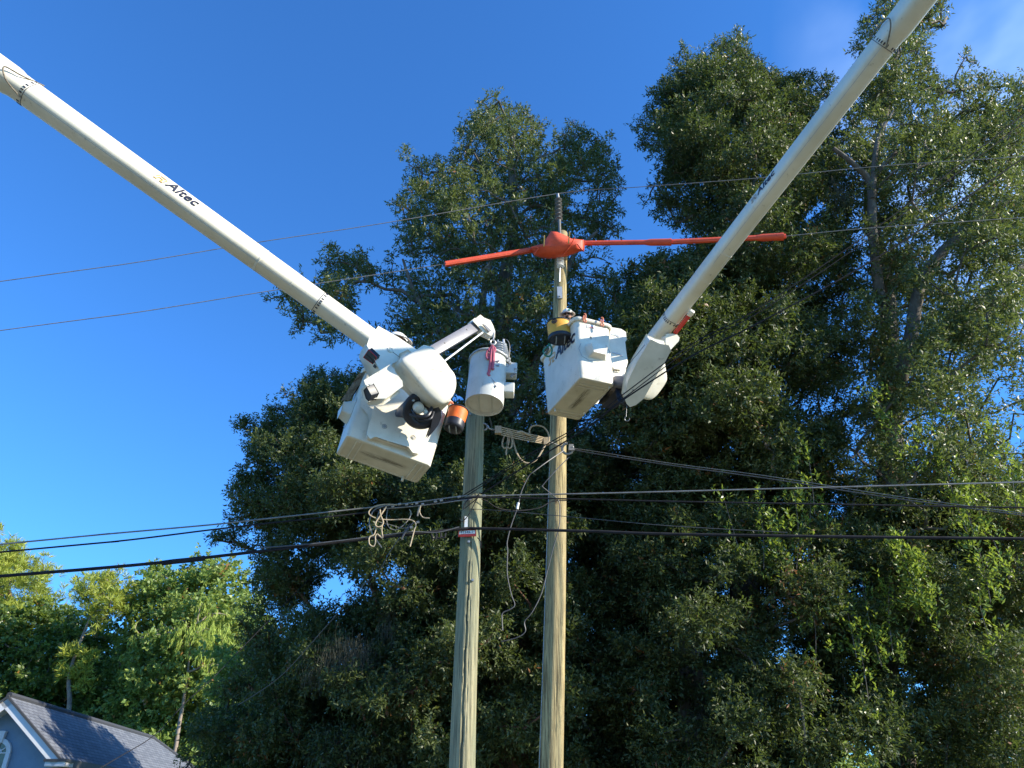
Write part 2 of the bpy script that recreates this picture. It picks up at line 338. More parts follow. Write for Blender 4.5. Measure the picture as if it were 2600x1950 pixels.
# ------------------------------------------------------------------ the setting: ground and road
def sheet(name, x0, x1, y0, y1, z, mat, nx=1, rot=0):
    mb = MB(); c, s_ = math.cos(rot), math.sin(rot)
    q = [(x0, y0), (x1, y0), (x1, y1), (x0, y1)]
    mb.add([(x*c-y*s_, x*s_+y*c, z) for x, y in q], [(0, 1, 2, 3)])
    return tag(mb.build(name, mat, smooth=0, recalc=False), kind='structure')
sheet('ground', -900, 900, -900, 900, 0, M['grass'])
sheet('road', -300, 300, -6, 5.5, .004, M['asphalt'], rot=-.12)
sheet('pavement', -300, 300, 7.2, 9.0, .06, M['concrete'], rot=-.12)
mb = MB(); c_, s_ = math.cos(-.12), math.sin(-.12)
mb.box(((0)*c_-5.6*s_, 5.6*c_, .07), 250, .1, .07, Vector((c_, s_, 0)), Vector((-s_, c_, 0)))
tag(mb.build('kerb', M['concrete'], bevel=.02), kind='structure')
# ------------------------------------------------------------------ utility poles
def pole(name, label, bx, by, tx, ty, Y, prof, mat, crack, ztop=None, seed=1):
    A = P(bx, by, Y); B = P(tx, ty, Y); d = (B-A).normalized()
    G = A + d*((0-A.z)/d.z)                       # foot on the ground
    top = B if ztop is None else A + d*((ztop-A.z)/d.z)
    rnd = random.Random(seed)
    t = thing(name, label, 'utility pole', (G.x, G.y, 0), 'wooden utility poles')
    Lg = (top-G).length; nz_, ns = 120, 72; vs = []
    X = d.cross(Vector((0, 1, 0))).normalized(); Yv = d.cross(X)   # X toward -x/right, Yv away or toward camera
    if X.x < 0: X = -X
    Yv = Vector((0, -1, 0)) - d*Vector((0, -1, 0)).dot(d); Yv.normalize()
    for i in range(nz_+1):
        s = i/nz_; p = G+d*Lg*s; r = prof[0]+(prof[1]-prof[0])*s
        bend = .012*math.sin(s*7+seed)
        for k in range(ns):
            th = 2*math.pi*k/ns
            rr = r*(1+.015*math.sin(3*th+s*5+seed)+.010*math.sin(7*th-s*9)+.006*math.sin(13*th+s*17))
            a = (th-math.pi/2)                    # angle from the camera-facing line
            for (c0, c1v, z0, z1, wd, dp) in crack:
                if z0 < s < z1:
                    u = (s-z0)/(z1-z0); cc = c0+(c1v-c0)*u+.03*math.sin(s*90)+.02*math.sin(s*231)
                    dd = abs((a-cc+math.pi) % (2*math.pi)-math.pi)
                    ww = wd*(math.sin(math.pi*u)**.5)
                    if dd < ww: rr -= dp*(1-dd/ww)
            vs.append(p + X*(math.cos(th)*rr+bend) + Yv*(math.sin(th)*rr))
    vs = [q-Vector((G.x, G.y, 0)) for q in vs]
    mb = MB(); mb.add(vs, [(i*ns+k, i*ns+(k+1) % ns, (i+1)*ns+(k+1) % ns, (i+1)*ns+k) for i in range(nz_) for k in range(ns)] + [tuple(nz_*ns+k for k in range(ns))])
    o = mb.build('shaft', mat, smooth=30); o.parent = t
    return t, G, d
poleL, GL, dL = pole('utility_pole', 'green tinted wooden pole with a long vertical crack, behind the hanging transformer', *v(1000, 1659), *v(1029, 800), 10.5,
                     (.172, .131), M['woodgreen'], [(.10, -.04, .0, .62, .12, .04), (-.25, -.3, .3, .75, .05, .012)], ztop=P(*v(1027, 772), 10.5).z, seed=2)
poleR, GR, dR = pole('utility_pole', 'taller tan wooden pole rising behind the right bucket to the orange line cover', *v(1190, 1659), *v(1213, 560), 11.5,
                     (.180, .113), M['woodtan'], [(-.2, -.3, .05, .4, .035, .012), (.5, .42, .0, .25, .03, .01)], ztop=P(*v(1210, 505), 11.5).z, seed=5)
def on_pole(G, d, z): return G + d*((z-G.z)/d.z)
# ground wire stapled to the tan pole
mb = MB(); pts = []
for i in range(30):
    q = P(*[(1165+(1187-1165)*i/29)*K, (1659+(1010-1659)*i/29)*K], 11.42); pts.append(q)
mb.tube([pts[0]-Vector((0, 0, 3.0))]+pts, .006, 6); mb.build('ground_wire', M['steel'], poleR)
# bolts through the poles
for (px, py) in (v(1016, 905), v(1015, 1088), v(1014, 1178), v(1022, 1260)):
    mb = MB(); q = P(px, py, 10.5)-Vector((0, .155, 0)); mb.lathe([(0, .018), (.018, .016), (.02, 0), (.02, -.03)], q, Vector((0, -1, 0)), 8); mb.build('bolt', M['steel'], poleL)
# red number plate
pl = thing('pole_number_plate', 'small red plate with a white strip reading F1346-1 on the greener pole', 'sign', P(*c6(1055, 1118), 10.33))
q0 = P(*c6(1055, 1118), 10.33); nrm = Vector((0, -1, 0)); X = Vector((1, 0, .04)).normalized(); Z = X.cross(Vector((0, 1, 0))).normalized()
mb = MB(); mb.box(q0, .125, .006, .052, X, Vector((0, 1, 0)), Z); mb.build('plate', M['redtag'], pl, bevel=.002)
mb = MB(); mb.box(q0-Vector((0, .008, 0))+Z*.008, .112, .002, .024, X, Vector((0, 1, 0)), Z); mb.build('white_strip', M['whitetag'], pl)
def text_mesh(name, s, size, o, X, Y, mat, parent, shear=0, bold=.0, align='LEFT', wrap=None, space=1):
    cu = bpy.data.curves.new(name, 'FONT'); cu.body = s; cu.size = size; cu.shear = shear; cu.offset = bold*size; cu.extrude = .0015; cu.align_x = align; cu.space_character = space; cu.resolution_u = 4
    ob = bpy.data.objects.new('tmp', cu); COL.objects.link(ob); dg = bpy.context.evaluated_depsgraph_get()
    me = bpy.data.meshes.new_from_object(ob.evaluated_get(dg)); bpy.data.objects.remove(ob)
    Zn = X.cross(Y)
    for vv in me.vertices:
        c = vv.co.copy(); vv.co = o + X*c.x + Y*c.y + Zn*c.z
    me.materials.clear(); me.name = name
    return link(name, me, mat, parent)
text_mesh('lettering', 'F1346-1', .046, q0-Vector((0, .012, 0))+Z*(-.007), X, Z, M['ink'], pl, bold=.0, align='CENTER', space=1.15)
def emblem(o, X, Y, s, mat, parent, name='emblem'):
    mb = MB(); Zn = X.cross(Y)
    for pl_, w_ in (([(0, 0), (.24, 0), (.36, .40), (.80, .40), (.68, 0), (.95, 0)], .1), ([(.42, .72), (1.0, .72)], .1), ([(.10, .38), (.22, .80)], .09), ([(1.02, .22), (1.14, .62)], .09)):
        for i in range(len(pl_)-1):
            a = Vector(pl_[i]); b = Vector(pl_[i+1]); dd = (b-a).normalized(); nn = Vector((-dd.y, dd.x))*w_/2
            a = a-dd*w_*.4; b = b+dd*w_*.4
            f = lambda q, z: o+X*q.x*s+Y*q.y*s+Zn*z
            c = [a+nn, a-nn, b-nn, b+nn]
            mb.add([f(q, -.001) for q in c]+[f(q, .0015+.0002*i) for q in c], [(4, 5, 6, 7), (0, 1, 5, 4), (1, 2, 6, 5), (2, 3, 7, 6), (3, 0, 4, 7)])
    return mb.build(name, mat, parent, smooth=0)

# ------------------------------------------------------------------ buckets
BL, BW, BH = 1.22, .61, 1.07
def rloop(hx, hy, r, z, n=6):
    out = []
    for cx, cy, a0 in ((hx-r, hy-r, 0), (-hx+r, hy-r, 90), (-hx+r, -hy+r, 180), (hx-r, -hy+r, 270)):
        for i in range(n+1):
            a = math.radians(a0+90*i/n); out.append((cx+r*math.cos(a), cy+r*math.sin(a), z))
    return out
def loft(mb, loops, cap0=True, cap1=True):
    n = len(loops[0]); vs = [p for l in loops for p in l]
    fs = [(i*n+k, i*n+(k+1) % n, (i+1)*n+(k+1) % n, (i+1)*n+k) for i in range(len(loops)-1) for k in range(n)]
    if cap0: fs.append(tuple(range(n))[::-1])
    if cap1: fs.append(tuple((len(loops)-1)*n+k for k in range(n)))
    mb.add(vs, fs)
def bucket(parent, Mx, ends=(-1, 1)):
    hx, hy = BL/2, BW/2; t = .06
    def hs_(z): k = 1-t*(1-z/BH); return hx*k, hy*k
    mb = MB(); loops = []
    a, b = hs_(0)
    loops.append(rloop(a-.10, b-.08, .04, .012)); loops.append(rloop(a-.05, b-.045, .04, .010)); loops.append(rloop(a-.045, b-.04, .04, 0))
    loops.append(rloop(a-.018, b-.018, .05, 0)); loops.append(rloop(a-.005, b-.005, .05, .008)); loops.append(rloop(a, b, .055, .025))
    for z in (.3, .6, .9): x_, y_ = hs_(z); loops.append(rloop(x_, y_, .055+.03*z, z))
    x_, y_ = hs_(BH-.05); loops.append(rloop(x_, y_, .085, BH-.05))
    loops.append(rloop(x_-.03, y_-.03, .07, BH-.045))
    for z in (.9, .5, .1): x_, y_ = hs_(z); loops.append(rloop(x_-.02, y_-.02, .05, z))
    loops.append(rloop(a-.04, b-.04, .04, .05))
    loft(mb, loops)
    body = mb.build('bucket', M['bucket'], parent, smooth=35); body.matrix_basis = Mx
    mb = MB(); x_, y_ = hs_(BH)
    loft(mb, [rloop(x_-.012, y_-.012, .085, BH-.055), rloop(x_+.028, y_+.028, .11, BH-.062), rloop(x_+.042, y_+.042, .12, BH-.045), rloop(x_+.045, y_+.045, .12, BH-.02),
              rloop(x_+.030, y_+.030, .11, BH-.002), rloop(x_+.0, y_+.0, .09, BH), rloop(x_-.024, y_-.024, .075, BH-.006), rloop(x_-.03, y_-.03, .07, BH-.04)], False, False)
    mb.build('rim', M['white'], body, smooth=50)
    # moulded step that sticks out of each short end
    for s in ends:
        mb = MB(); z0, z1 = .40, .60; xs, _ = hs_(.5)
        A0 = [(s*(xs-.02), -.17, z0-.02), (s*(xs-.02), .14, z0-.02), (s*(xs-.02), .19, z1-.04), (s*(xs-.02), .15, z1+.03), (s*(xs-.02), -.15, z1+.03), (s*(xs-.02), -.20, z1-.05)]
        A1 = [(s*(xs+.13), -.10, z0+.02), (s*(xs+.13), .09, z0+.02), (s*(xs+.14), .12, z1-.06), (s*(xs+.13), .10, z1-.03), (s*(xs+.13), -.10, z1-.03), (s*(xs+.14), -.12, z1-.07)]
        mb.add(A0+A1, [tuple(range(6)), tuple(range(11, 5, -1))]+[(i, (i+1) % 6, 6+(i+1) % 6, 6+i) for i in range(6)])
        mb.build('step', M['white'], body, bevel=.018, seg=3)
        # joint line of the step moulding
        mb = MB(); lp = [(-.22, .62), (-.26, .55), (-.15, .36), (.12, .33), (.24, .38), (.28, .50), (.24, .60)]
        mb.tube([(s*(hs_(z)[0]+.001), y, z) for y, z in lp], .004, 6); mb.build('seam', M['steel'], body)
    # raised stiffeners on the underside
    for xx in (-.42, .40):
        for dx in (0, .075):
            mb = MB(); mb.box((xx+dx, 0, .004), .007, .235, .007); mb.build('rib', M['white'], body, bevel=.003)
    for xx in (-.42, .40):
        mb = MB(); mb.box((xx+.037, -.235, .004), .044, .006, .007); mb.build('rib', M['white'], body, bevel=.003)
    mb = MB(); mb.tube([(.36, .24, 0.01), (.36, .24, -.055)], .018, 10); mb.build('drain_plug', M['white'], body)
    return body
def basis(X, Y, Z, c):
    m = Matrix((X, Y, Z)).transposed().to_4x4(); m.translation = c; return m
# poses solved from the photograph's bucket corners
XL, YL, ZL = Vector((.895, .402, -.190)), Vector((-.418, .907, -.047)), Vector((.153, .122, .981)); CL = Vector((-1.668, 9.093, 5.807))
XR, YR, ZR = Vector((-.39, .92, -.045)), Vector((-.92, -.391, -.008)), Vector((-.025, .038, .999)); CR = Vector((1.028, 10.212, 7.313))
MXL, MXR = basis(XL, YL, ZL, CL), basis(XR, YR, ZR, CR)

# ------------------------------------------------------------------ booms
def axis_t(A, B, px):
    lo, hi = -1.2, 1.6; inc = pix(A+(B-A)*1.0)[0] > pix(A)[0]
    lo = -.6
    for _ in range(50):
        m = (lo+hi)/2
        if (pix(A+(B-A)*m)[0] < px) == inc: lo = m
        else: hi = m
    return (lo+hi)/2
def frame(A, B):
    d = (B-A).normalized(); side = d.cross(Vector((0, 0, 1))).normalized()
    if side.y > 0: side = -side                    # the side that faces the camera
    up = side.cross(d).normalized()
    if up.z < 0: up = -up
    ca_, sa_ = math.cos(.24), math.sin(.24)          # the tubes sit slightly rolled on their trucks
    return d, side*ca_+up*sa_, up*ca_-side*sa_
def sect(hw, hh, th, e=2.9):
    c, s = math.cos(th), math.sin(th)
    return hw*abs(c)**(2/e)*(1 if c >= 0 else -1), hh*abs(s)**(2/e)*(1 if s >= 0 else -1)
def boomtube(mb, A, B, st, n=56):
    d, side, up = frame(A, B); L = (B-A); vs = []
    for t, h in st:
        for k in range(n):
            a, b = sect(h*.94, h*1.06, 2*math.pi*k/n); vs.append(A+L*t+side*a+up*b)
    m = len(st)
    mb.add(vs, [(i*n+k, i*n+(k+1) % n, (i+1)*n+(k+1) % n, (i+1)*n+k) for i in range(m-1) for k in range(n)]+[tuple(range(n))[::-1], tuple((m-1)*n+k for k in range(n))])
def marks(A, B, t, h, sgn, parent, gap=18, lo=0, hi=360):
    """black joint ring with short tick marks"""
    d, side, up = frame(A, B); L = B-A; n = 64
    mb = MB(); mb.tube([A+L*t+side*sect(h*.94+.001, h*1.06+.001, 2*math.pi*k/n)[0]+up*sect(h*.94+.001, h*1.06+.001, 2*math.pi*k/n)[1] for k in range(n+1)], .0035, 5, False)
    ringo = mb.build('joint_ring', M['ink'], parent)
    for k in range(0, 360, gap):
        mb = MB()
        th = math.radians(k+4); a, b = sect(h*.94+.002, h*1.06+.002, th); a2, b2 = sect(h*.94+.002, h*1.06+.002, th+.07)
        c = A+L*t+side*a+up*b; tv = (side*(a2-a)+up*(b2-b)).normalized(); nn = d.cross(tv)
        q = c+d*sgn*.032
        mb.box(q, .016, .008, .002, d, tv, nn, top=1); mb.build('tick_mark', M['ink'], ringo, recalc=False)
def boom_lettering(A, B, t0, t1, vofs, size, flip, goldmat, parent, h=.147):
    d, side, up = frame(A, B); L = B-A
    X = d if not flip else -d
    Y = up; n = side
    if X.cross(Y).dot(side) < 0: raise RuntimeError
    # the side face: surface position at height vofs
    def surf(x, y):
        th = math.asin(min(1, max(-1, (abs(y)/(h*1.06)))) ** (2.9/2)) if True else 0
        s = h*.94*abs(math.cos(th))**(2/2.9); return s
    o = A+L*t0
    for nm, fn, mt in (('emblem', None, goldmat), ('lettering', 'Altec', M['ink'])):
        if fn is None: ob = emblem(Vector((0, 0, 0)), Vector((1, 0, 0)), Vector((0, 1, 0)), size*.95, mt, None, nm)
        else: ob = text_mesh(nm, fn, size*1.55, Vector((0, 0, 0)), Vector((1, 0, 0)), Vector((0, 1, 0)), mt, None, shear=.25, bold=.014)
        off = 0 if fn is None else size*1.22
        me = ob.data
        if fn:
            # subdivide so the letters bend with the skin
            bm = bmesh.new(); bm.from_mesh(me); bmesh.ops.triangulate(bm, faces=bm.faces); bm.to_mesh(me); bm.free()
        for q in me.vertices:
            x, y, z = q.co; yy = y+vofs
            q.co = o + X*(x+off) + Y*yy + side*(surf(x, yy)+.003+z)
        bpy.data.objects.remove(ob); link(nm, me, mt, parent)

AL, BLp = P(78, 241, 6.1), P(944, 864, 8.4)
AR, BRp = P(2241, 117, 6.1), P(1705, 807, 9.8)
liftL = thing('aerial_lift', 'white boom from upper left with big hooded tip, grey jib and tilted bucket', 'aerial lift', (CL.x, CL.y, CL.z), 'white bucket truck booms')
liftR = thing('aerial_lift', 'white boom slanting down from upper right to the level bucket against the tan pole', 'aerial lift', (CR.x, CR.y, CR.z), 'white bucket truck booms')
# left boom
tL = lambda px: axis_t(AL, BLp, px)
t_a, t_b, t_c, t_d = tL(78), tL(661), tL(741), tL(808)
mb = MB(); boomtube(mb, AL, BLp, [(-1.0, .178), (t_a-.055, .168), (t_a-.045, .163), (t_a-.035, .151), (t_a, .149), (t_b-.001, .140), (t_b, .138), (t_c, .137), (t_c+.001, .135), (t_d, .134), (1.0, .132), (1.03, .132)])
mb.build('boom', M['boom'], liftL, smooth=30)
marks(AL, BLp, t_a, .150, -1, liftL); marks(AL, BLp, t_d, .1355, 1, liftL)
for tt, hh in ((t_b, .142), (t_c, .136)):
    mb = MB(); boomtube(mb, AL, BLp, [(tt-.002, hh-.004), (tt-.001, hh+.001), (tt+.003, hh+.001), (tt+.004, hh-.004)]); mb.build('band', M['boom'], liftL, smooth=30)
boom_lettering(AL, BLp, tL(389), tL(520), -.062, .124, False, M['gold'], liftL)
d_, s_d, u_d = frame(AL, BLp)
mb = MB(); mb.tube(smooth_path([AL+(BLp-AL)*(t_a+.005)+u_d*.16+s_d*.10, AL+(BLp-AL)*(t_a-.03)+s_d*.17-u_d*.02, AL+(BLp-AL)*(t_a-.062)+s_d*.19-u_d*.10, AL+(BLp-AL)*(t_a-.04)+s_d*.12-u_d*.185, AL+(BLp-AL)*(t_a)+s_d*.02-u_d*.17]), .009, 6)
mb.build('hose', M['canvas'], liftL)
for lift_, A_, B_ in ((liftL, AL, BLp), (liftR, AR, BRp)):
    d_, s_d, u_d = frame(A_, B_)
    for th in (232, 250, 292):
        mb = MB(); pts = []
        for i in range(13):
            t_ = -.03+i*.78/12; h_ = .149-.011*max(0, t_)/.78; a_, b_ = sect(h_*.94, h_*1.06, math.radians(th)); pts.append(A_+(B_-A_)*t_+s_d*a_+u_d*b_)
        mb.tube(pts, .0022, 5); mb.build('seam_line', M['steel'] if th == 292 else M['whitetag'], lift_)
# lower boom and elbow, above and left of the view
def elbow(A, B, lift, side_sign, base):
    d, side, up = frame(A, B); e = A-(B-A).normalized()*((B-A).length*1.0)
    mb = MB(); mb.lathe([(.0, -.34), (.27, -.33), (.30, -.30), (.30, .30), (.27, .33), (0, .34)], e, side, 32); mb.build('elbow_joint', M['white'], lift, bevel=0)
    g = Vector(base)
    mb = MB(); mb.tube([e-side*.02, g], [.17, .22], 12); mb.build('lower_boom', M['boom'], lift)
elbow(AL, BLp, liftL, -1, (-9.5, 3.6, 1.4)); elbow(AR, BRp, liftR, 1, (8.2, 2.6, 1.4))
# right boom
tR = lambda px: axis_t(AR, BRp, px)
s_a, s_b, s_c = tR(2241), tR(1838), tR(1786)
mb = MB(); boomtube(mb, AR, BRp, [(-1.0, .178), (s_a-.055, .168), (s_a-.045, .163), (s_a-.03, .151), (s_a, .149), (s_b-.001, .138), (s_b, .137), (s_c, .136), (s_c+.001, .134), (1.0, .132), (1.12, .130)])
mb.build('boom', M['boom'], liftR, smooth=30)
marks(AR, BRp, s_a, .150, -1, liftR); marks(AR, BRp, 1.0, .1335, 1, liftR)
for tt, hh in ((s_b, .140), (s_c, .136)):
    mb = MB(); boomtube(mb, AR, BRp, [(tt-.002, hh-.004), (tt-.001, hh+.001), (tt+.003, hh+.001), (tt+.004, hh-.004)]); mb.build('band', M['boom'], liftR, smooth=30)
boom_lettering(AR, BRp, tR(1926), tR(2010), -.062, .108, True, noise_mat('faded_emblem_ink', (.42, .30, .20), (.38, .27, .18), 10, .4), liftR, .1455)
d_, s_d, u_d = frame(AR, BRp)
mb = MB(); mb.tube(smooth_path([AR+(BRp-AR)*(s_a+.0)+u_d*.12+s_d*.15, AR+(BRp-AR)*(s_a-.035)+s_d*.18+u_d*.04, AR+(BRp-AR)*(s_a-.06)+s_d*.19-u_d*.06, AR+(BRp-AR)*(s_a-.045)+s_d*.15-u_d*.185, AR+(BRp-AR)*(s_a-.0)+s_d*.02-u_d*.17]), .009, 6)
mb.build('hose', M['canvas'], liftR)

# ---- left tip: hood, housing, winch arm, jib, rotator
def shell(name, poly, cf, p0, n, thick, mat, parent, bevel=.04, seg=4, taper=None):
    mb = MB(); ray_plate(mb, [cf(*q) for q in poly], p0, n, thick, taper=taper)
    return mb.build(name, mat, parent, smooth=40, bevel=bevel, seg=seg)
n1 = camdir(.50, .24, .83); n2 = camdir(.48, .46, .74); n3 = camdir(.32, .45, .83)
shell('boom_end_housing', [(512, 208), (660, 290), (800, 385), (760, 470), (690, 540), (600, 545), (545, 565), (430, 345), (445, 300)], c1, P(*c1(620, 400), 8.18), n2, .30, M['white'], liftL, .05)
hood = dome('hood', [(700, 478), (760, 425), (850, 372), (905, 342), (985, 362), (1090, 468), (1140, 540), (1185, 600), (1200, 665), (1195, 730), (1165, 800), (1110, 855), (1050, 862), (960, 800), (860, 690), (760, 570)], c1, P(*c1(950, 600), 8.14), n1, .30, M['white'], liftL, .038)
shell('hood_skirt', [(640, 520), (700, 490), (790, 570), (900, 700), (1060, 850), (1100, 862), (1060, 905), (960, 925), (860, 890), (800, 800), (740, 735), (680, 700), (610, 610)], c1, P(*c1(850, 700), 8.30), camdir(-.25, -.55, .8), .24, M['white'], liftL, .06, 5)
shell('hood_recess', [(842, 405), (905, 356), (978, 390), (912, 437)], c1, P(*c1(910, 400), 8.06)+n1*.02, n1, .02, M['dark'], hood, 0)
shell('hood_trim', [(905, 342), (985, 362), (1000, 385), (990, 392), (905, 352), (838, 404), (830, 396)], c1, P(*c1(910, 400), 8.05), n1, .03, M['white'], hood, .006, 2)
mb = MB(); mb.tube([PP(*c1(x, y), P(*c1(950, 600), 8.14)+n1*.037, n1) for x, y in ((950, 550), (1060, 578), (1130, 550))], .0025, 5); mb.build('scratch', M['canvas'], hood)
for q in ((813, 835), (890, 892), (710, 560), (733, 580)):
    mb = MB(); c = P(*c1(*q), 8.28); c = PP(*c1(*q), P(*c1(850, 700), 8.32)+n1*.003, n1); mb.lathe([(0, .004), (.014, .003), (.016, -.02)], c, n1, 12); mb.build('bolt', M['steel'], liftL)
mb = MB(); c = PP(*c1(603, 382), P(*c1(620, 400), 8.18)+n2*.003, n2); mb.torus(c, n2, .032, .009, 20, 8); mb.lathe([(0, .008), (.02, .006), (.022, -.02)], c, n2, 14); mb.build('lifting_eye', M['white'], liftL)
mb = MB(); mb.tube([PP(*c1(x, y), P(*c1(620, 400), 8.18)+n2*.002, n2) for x, y in ((618, 396), (665, 430), (712, 466))], .003, 5); mb.build('seam', M['dark'], liftL)
# black slotted window on the housing's left flank
nw = camdir(-.62, -.45, .64)
for poly in ([(412, 388), (478, 440), (452, 508), (368, 445)],):
    pw = P(*c1(425, 450), 8.10)
    shell('control_window', [(410, 380), (482, 448), (456, 516), (362, 450)], c1, pw, nw, .05, M['dark'], liftL, .004, 1)
    mb = MB(); mb.tube([PP(*c1(*q_), pw+nw*.004, nw) for q_ in ((410, 380), (482, 448), (456, 516), (362, 450), (410, 380))], .005, 6); mb.build('window_trim', M['red'], liftL)
    for sl_ in ([(413, 390), (441, 416), (420, 440), (392, 418)], [(446, 422), (474, 448), (452, 476), (426, 448)], [(388, 424), (414, 446), (400, 462), (372, 446)], [(420, 450), (446, 480), (440, 500), (408, 470)]):
        shell('window_pane', sl_, c1, pw+nw*.006, nw, .02, M['dark'], liftL, 0)
shell('control_window', [(462, 500), (488, 535), (470, 560), (436, 530)], c1, pw+nw*.03, nw, .05, M['white'], liftL, .004, 1)
shell('window_pane', [(461, 510), (480, 535), (468, 550), (446, 530)], c1, pw+nw*.036, nw, .02, M['dark'], liftL, 0)
# winch arm box
shell('outrigger_box', [(388, 662), (598, 535), (625, 560), (640, 598), (695, 665), (698, 700), (560, 800), (450, 805), (415, 740)], c1, P(*c1(540, 680), 7.98), n3, .18, M['white'], liftL, .025, 3)
shell('outrigger_foot', [(410, 805), (460, 800), (530, 832), (520, 850), (485, 869), (410, 868), (385, 835)], c1, P(*c1(460, 840), 8.02), camdir(-.1, -.3, .95), .18, M['white'], liftL, .012, 2)
shell('outrigger_opening', [(352, 742), (385, 706), (432, 790), (404, 850), (375, 825)], c1, P(*c1(390, 780), 7.88), camdir(-.6, -.2, .77), .12, M['dark'], liftL, .006, 1)
shell('outrigger_frame', [(345, 742), (382, 700), (392, 706), (358, 744), (380, 822), (404, 846), (398, 856), (370, 830)], c1, P(*c1(390, 780), 7.87), camdir(-.6, -.2, .77), .05, M['white'], liftL, .006, 1)
# rotator ring and its workings
nr = camdir(.25, -.2, .94); cr_ = P(*c1(885, 925), 8.56)
mb = MB(); mb.torus(cr_, nr, .185, .062, 48, 12); mb.build('rotator_ring', M['dark'], liftL)
mb = MB(); mb.lathe([(.05, .03), (.11, .03), (.13, .0), (.13, -.1)], cr_, nr, 24); mb.tube(smooth_path([P(*c1(780, 960), 8.42), P(*c1(860, 985), 8.38), P(*c1(940, 970), 8.38), P(*c1(975, 900), 8.44)]), .022, 8)
mb.tube(smooth_path([P(*c1(800, 920), 8.44), P(*c1(860, 1010), 8.42), P(*c1(960, 1000), 8.42), P(*c1(990, 940), 8.48)]), .016, 8); mb.build('rotator_hoses', M['dark'], liftL)
mb = MB(); mb.lathe([(0, .10), (.05, .09), (.07, .05), (.07, -.1)], P(*c1(855, 900), 8.45), nr, 20); mb.lathe([(0, .06), (.03, .05), (.035, -.1)], P(*c1(920, 940), 8.43), nr, 12); mb.build('rotator_hub', M['white'], liftL)
shell('rubber_boot', [(985, 935), (1052, 930), (1055, 985), (1030, 1050), (985, 1110), (948, 1150), (972, 1080), (985, 1010)], c1, P(*c1(1010, 1030), 8.62), camdir(.3, 0, .95), .10, M['dark'], liftL, .01, 2)
# bucket, its bracket cover
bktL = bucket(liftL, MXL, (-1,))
nB = -YL; p0 = CL + YL*(-BW/2-.095) + ZL*.3
br = shell('bracket_cover', [(470, 905), (510, 935), (495, 975), (700, 1000), (975, 1078), (948, 1150), (900, 1240), (868, 1302), (812, 1290), (775, 1240), (600, 1190), (470, 1145), (428, 1162), (408, 1135), (425, 1060), (445, 1010), (455, 950)], c1, p0, nB, .16, M['white'], liftL, .022, 3)
br2 = shell('bracket_plate', [(352, 830), (520, 800), (1010, 900), (1060, 960), (1000, 1060), (880, 1290), (800, 1270), (470, 1160), (420, 1165), (405, 1130), (430, 1020), (415, 960), (350, 885)], c1, p0+YL*.07, nB, .07, M['white'], liftL, .02, 3)
for q in ((552, 1068), (810, 1168)):
    mb = MB(); c = PP(*c1(*q), p0+nB*.002, nB); mb.lathe([(0, .006), (.018, .005), (.02, -.01)], c, nB, 14); mb.torus(c, nB, .03, .004, 20, 6); mb.build('bolt', M['steel'], br)
shell('warning_strip', [(505, 1155), (600, 1182), (770, 1235), (765, 1252), (600, 1205), (500, 1172)], c1, p0+YL*.04-ZL*.0+nB*.0, nB, .02, M['steel'], liftL, 0)
# jib
nj = camdir(.5, .2, .84)
jY = 8.75
mb = MB(); ja, jb = P(*c1(950, 420), 8.72), P(*c1(1385, 165), 9.35); jd = (jb-ja).normalized(); js = jd.cross(F3).normalized(); jn = js.cross(jd)
mb.box((ja+jb)/2, (jb-ja).length/2, .078, .07, jd, js, jn); jib = mb.build('jib', M['jib'], liftL, bevel=.008)
for q in ((1092, 320), (1290, 200)):
    mb = MB(); c = PP(*c1(*q), (ja+jb)/2-jn*.072*(1 if jn.dot(F3) > 0 else -1), jn); mb.lathe([(0, .003), (.011, .003), (.011, -.003)], c, -jn if jn.dot(F3) > 0 else jn, 10); mb.build('pin_hole', M['dark'], jib)
jh = shell('jib_head', [(1352, 122), (1412, 75), (1442, 100), (1498, 122), (1520, 165), (1537, 215), (1536, 262), (1500, 246), (1440, 215), (1398, 172)], c1, P(*c1(1440, 170), 9.25), nj, .17, M['white'], liftL, .012, 2)
shell('sheave_slot', [(1432, 150), (1456, 158), (1512, 212), (1490, 222)], c1, P(*c1(1470, 185), 9.248)+nj*.003, nj, .02, M['jib'], jh, 0)
for (a, b) in (((1400, 125), (1404, 128)), ((1445, 108), (1450, 110))):
    mb = MB(); mb.lathe([(0, .02), (.012, .018), (.012, -.02)], P(*c1(*a), 9.24), nj, 10); mb.build('bolt', M['steel'], jh)
mb = MB(); mb.tube([P(*c1(1060, 505), 8.8), P(*c1(1445, 215), 9.3)], .013, 8); mb.build('winch_rope', M['whitetag'], liftL)
mb = MB(); mb.tube(smooth_path([P(*c1(1532, 225), 9.36), P(*c1(1530, 262), 9.36), P(*c1(1526, 292), 9.36)]), .014, 8)
c = P(*c1(1523, 315), 9.36); mb.torus(c, Vector((.3, -1, 0)), .038, .012, 24, 8, sy=1.0); mb.build('load_hook', M['steel'], liftL)
mb = MB(); mb.tube(smooth_path([P(*c1(1450, 245), 9.3), P(*c1(1470, 275), 9.3), P(*c1(1500, 268), 9.3), P(*c1(1512, 245), 9.3)]), .004, 5); mb.build('safety_wire', M['steel'], liftL)
